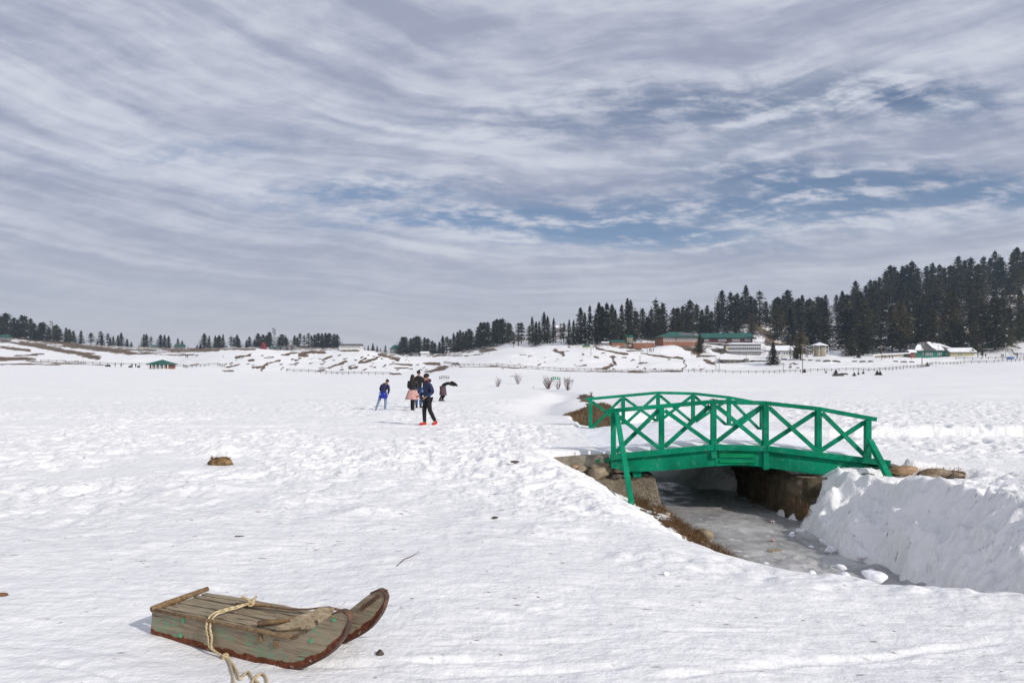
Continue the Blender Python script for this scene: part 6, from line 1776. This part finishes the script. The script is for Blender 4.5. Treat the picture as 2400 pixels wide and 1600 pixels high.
# the body of the forest on the right
rg = random.Random(77); done = []
bands = [(1790, 2440, 560, 590, 16), (1800, 2440, 515, 545, 17), (1810, 2440, 470, 500, 17), (1840, 2430, 432, 458, 16), (1500, 1800, 490, 520, 11), (1960, 2420, 402, 422, 11)]
names = ['high in the thick forest', 'in the upper thick forest', 'in the middle of the thick forest', 'low in the thick forest', 'behind the green roofed houses', 'along the foot of the forest']
for (u0, u1, y0, y1, n), nm in zip(bands, names):
    for i in range(n):
        u = u0 + (u1 - u0) * (i + rg.uniform(.1, .9)) / n; Y = rg.uniform(y0, y1)
        if 1762 < u < 1815 and 470 < Y < 540: continue
        x = (u - 1200) / FPX * Y; z = gz(x, Y); H = rg.uniform(21, 29) if y0 > 425 else rg.uniform(13, 22)
        if y0 == 490: H = rg.uniform(14, 19)
        vt = HOR - (z + H - CAMH) / Y * FPX
        if 2130 < u < 2300 and Y < 395: continue
        kd = rg.choice(('forest', 'forest', 'fir', 'olive', 'olive')) if y0 > 425 else rg.choice(('forest', 'olive', 'ragged'))
        tree(u, Y, vt, kd, '%s %s conifer from the left %s%s' % (ORD[i], 'olive' if kd == 'olive' else 'dark', nm, ' at right' if y0 != 490 else ''), 'conifers ' + nm, 1.4)
# trees that stand out
tree(2231, 408, 678, 'olive', 'tall olive conifer rising above the green house', None, 1.25)
tree(2332, 400, 697, 'olive', 'broad olive cedar near the right edge of the forest', None, 1.75)
tree(2110, 415, 697, 'olive', 'broad olive conifer in front of the forest left of the green house', None, 1.35)
tree(2022, 420, 703, 'olive', 'olive conifer at the forest edge above the round hut', None, 1.15)
tree(2285, 402, 745, 'olive', 'short olive conifer behind the yellow wing', None, 1.2)
tree(2250, 398, 760, 'forest', 'short dark conifer behind the yellow wing', None, 1.2)
tree(1640, 396, 786, 'spruce_olive', 'olive spruce between the orange house and the lodge', None, 1.35)
tree(1812, 332, 801, 'spruce', 'dark spruce standing beside the culvert wall', None, 1.35)
tree(1877, 350, 773, 'pine', 'olive pine with open trunk left of the round hut', None, 1.25)
tree(1867, 352, 808, 'forest', 'small dark conifer at the foot of the olive pine', None, 1.2)
tree(1790, 500, 782, 'olive', 'small olive conifer on the bare brown knoll', None, 1.1)
tree(2012, 372, 824, 'spruce', 'little dark conifer right of the round hut', None, 1.2)
tree(2002, 352, 834, 'spruce', 'bushy little conifer by the road gate', None, 1.3)
tree(1560, 405, 806, 'snag', 'bare little tree on the snow mound', None, 1.6)
tree(2078, 366, 827, 'spruce', 'tiny conifer behind the roadside wall', None, 1.3)
tree(2302, 380, 820, 'round', 'low dark thicket right of the yellow wing', None, 1.2)
for i, (u, v0, v1, lb) in enumerate(((1959, 878, 866, 'tallest dark seedling in the snow before the fence'), (2002, 881, 872, 'first of three small seedlings before the fence'), (2012, 878, 871, 'second of three small seedlings before the fence'), (2023, 876, 870, 'third of three small seedlings before the fence'),
                                     (2056, 879, 868, 'left twin of the bushy seedling pair before the fence'), (2063, 879, 869, 'right twin of the bushy seedling pair before the fence'), (1885, 873, 864, 'small seedling at the foot of the power pole'), (1936, 874, 868, 'smallest seedling right of the power pole'), (2173, 858, 849, 'snowy seedling at the fence corner'))):
    p = hit(u, v0, 100); q_ = tree(u, p.y, v1 - 2, 'spruce', lb, None, 1.7); q_.name = 'conifer_seedling'
for i in range(7):
    u = (1962, 1970, 1980, 1968, 1955, 2070, 2174)[i]; v = (880, 876, 875, 882, 881, 881, 880)[i]
    p = hit(u, v, 100)
# dark flat stones along the road edge
STM = [rock_mesh('stone', (2.6, 1.4, .75), 90 + i) for i in range(3)]
for me_ in STM: me_.materials.append(MATS['stone_dark'])
for i, (u, v, k_) in enumerate(((1838, 843, 1.3), (1881, 844, 1), (1900, 845, 1.1), (1918, 846, 1.1), (1938, 847, 1.3), (1960, 848, 1.7), (2003, 848, 1), (2022, 848, 1.1), (2041, 848, 1.1), (2099, 848, 1), (2118, 849, 1.1), (2137, 849, 1), (1852, 862, .7), (1870, 863, .6), (1965, 881, 1.4), (1978, 878, 1.2))):
    p = hit(u, v, 100); o = bpy.data.objects.new('roadside_stone', STM[i % 3]); COL.objects.link(o); o.location = (p.x, p.y, p.z + .15); o.scale = (k_, k_, k_)
    tag(o, '%s dark flat stone from the left along the snowy road edge' % ORD[i] if i < 12 else ('dark stone low on the snowbank, ' + ('left one', 'right one')[i - 12] if i < 14 else 'brown block beside the tallest seedling, ' + ('left one', 'right one')[i - 14]), 'stone', 'stones along the road edge')

# ------------------------------------------------------------------ bare shrubs in the middle distance
def shrub(label, u, vb, vt, wpx, n, seed, lean=0.0, mat='far_shrub_twig', crown=False):
    p = hit(u, vb, 40); Y = p.y; H = .9 * (vb - vt) / FPX * Y; R = wpx / FPX * Y / 2; q = random.Random(seed)
    r_ = root('bare_shrub', p, label, 'shrub'); mb = MB(); st = MB()
    for i in range(n):
        a = q.uniform(0, 6.283); rr_ = R * math.sqrt(q.random()); hh = H * q.uniform(.55, 1)
        b0 = Vector((math.cos(a) * R * .12, math.sin(a) * R * .12, -.1)); tp = Vector((math.cos(a) * rr_ + lean * hh, math.sin(a) * rr_, hh)); md = b0.lerp(tp, .5) + Vector((q.uniform(-.25, .25), q.uniform(-.25, .25), 0)) * R
        (st if i % 4 == 0 else mb).tube([b0, md, tp], [.022, .016, .006], 4)
        for k_ in range(5 if crown else 3):
            f_ = q.uniform(.35 if not crown else .6, .95); s0 = md.lerp(tp, max(0, (f_ - .5) * 2)) if f_ > .5 else b0.lerp(md, f_ * 2)
            d = Vector((q.uniform(-1, 1), q.uniform(-1, 1), q.uniform(.3, 1.2))) * H * q.uniform(.12, .28)
            mb.tube([s0, s0 + d], [.013, .006], 3)
    local('stem', st, mat, r_); local('twigs', mb, mat, r_)


shrub('low bare shrub with a forked stem, leftmost in the snow hollow', 1166, 906, 882, 26, 16, 1)
shrub('tall thin clump of bare canes, second of the shrubs', 1214, 900, 868, 24, 18, 2)
shrub('densest bare shrub beside the green footbridge', 1285, 911, 876, 34, 34, 3)
shrub('fan of bare canes right of the densest shrub', 1308, 912, 886, 20, 12, 4)
shrub('slim bare tree with round top, rightmost of the shrubs', 1331, 914, 878, 26, 20, 5, crown=True)
shrub('thin bare canes beside the thawed bank', 1386, 932, 915, 14, 8, 6)
shrub('two little bare stalks between the shrubs', 1250, 910, 904, 3, 3, 7)
# little footbridges far off
def far_bridge(label, u, v, wpx, mat):
    p = hit(u, v + 3, 60); s_ = p.y / FPX; L = wpx * s_; r_ = root('footbridge', p, label, 'bridge'); n = 9
    arc = [Vector(((i / (n - 1) - .5) * L, 0, .35 + .5 * math.sin(math.pi * i / (n - 1)) * L / 6)) for i in range(n)]
    for yy in (-.6, .6):
        mb = MB()
        for a, b in zip(arc[:-1], arc[1:]): mb.beam(a + Vector((0, yy, .40)), b + Vector((0, yy, .40)), .07, .07)
        local('top_rail', mb, mat, r_)
        for a in arc[::2]: local('post', MB().box(a + Vector((0, yy, .15)), (.08, .08, .55)), mat, r_)
    mb = MB()
    for a, b in zip(arc[:-1], arc[1:]): mb.beam(a, b, 1.4, .18)
    local('deck', mb, mat, r_)
far_bridge('tiny distant green footbridge behind the bare shrubs', 1302, 890, 21, 'green_board')
far_bridge('tiny grey green footbridge behind the bending woman', 1041, 887, 22, 'wall_grey')

# ------------------------------------------------------------------ thin valley haze
hz = MB().box((0, 0, 90), (3300, 3300, 240))
me = hz.mesh('haze'); ho = link('haze', me); ho['kind'] = 'stuff'; tag(ho, 'thin pale haze filling the valley air')
m = bpy.data.materials.new('haze'); m.use_nodes = True; t = NT(m.node_tree); t.n.clear()
pv = t.node('ShaderNodeVolumePrincipled'); pv.inputs['Color'].default_value = (.66, .83, 1.0, 1); pv.inputs['Density'].default_value = .00016; pv.inputs['Anisotropy'].default_value = .1
om = t.node('ShaderNodeOutputMaterial'); t.l.new(pv.outputs[0], om.inputs['Volume'])
me.materials.append(m)
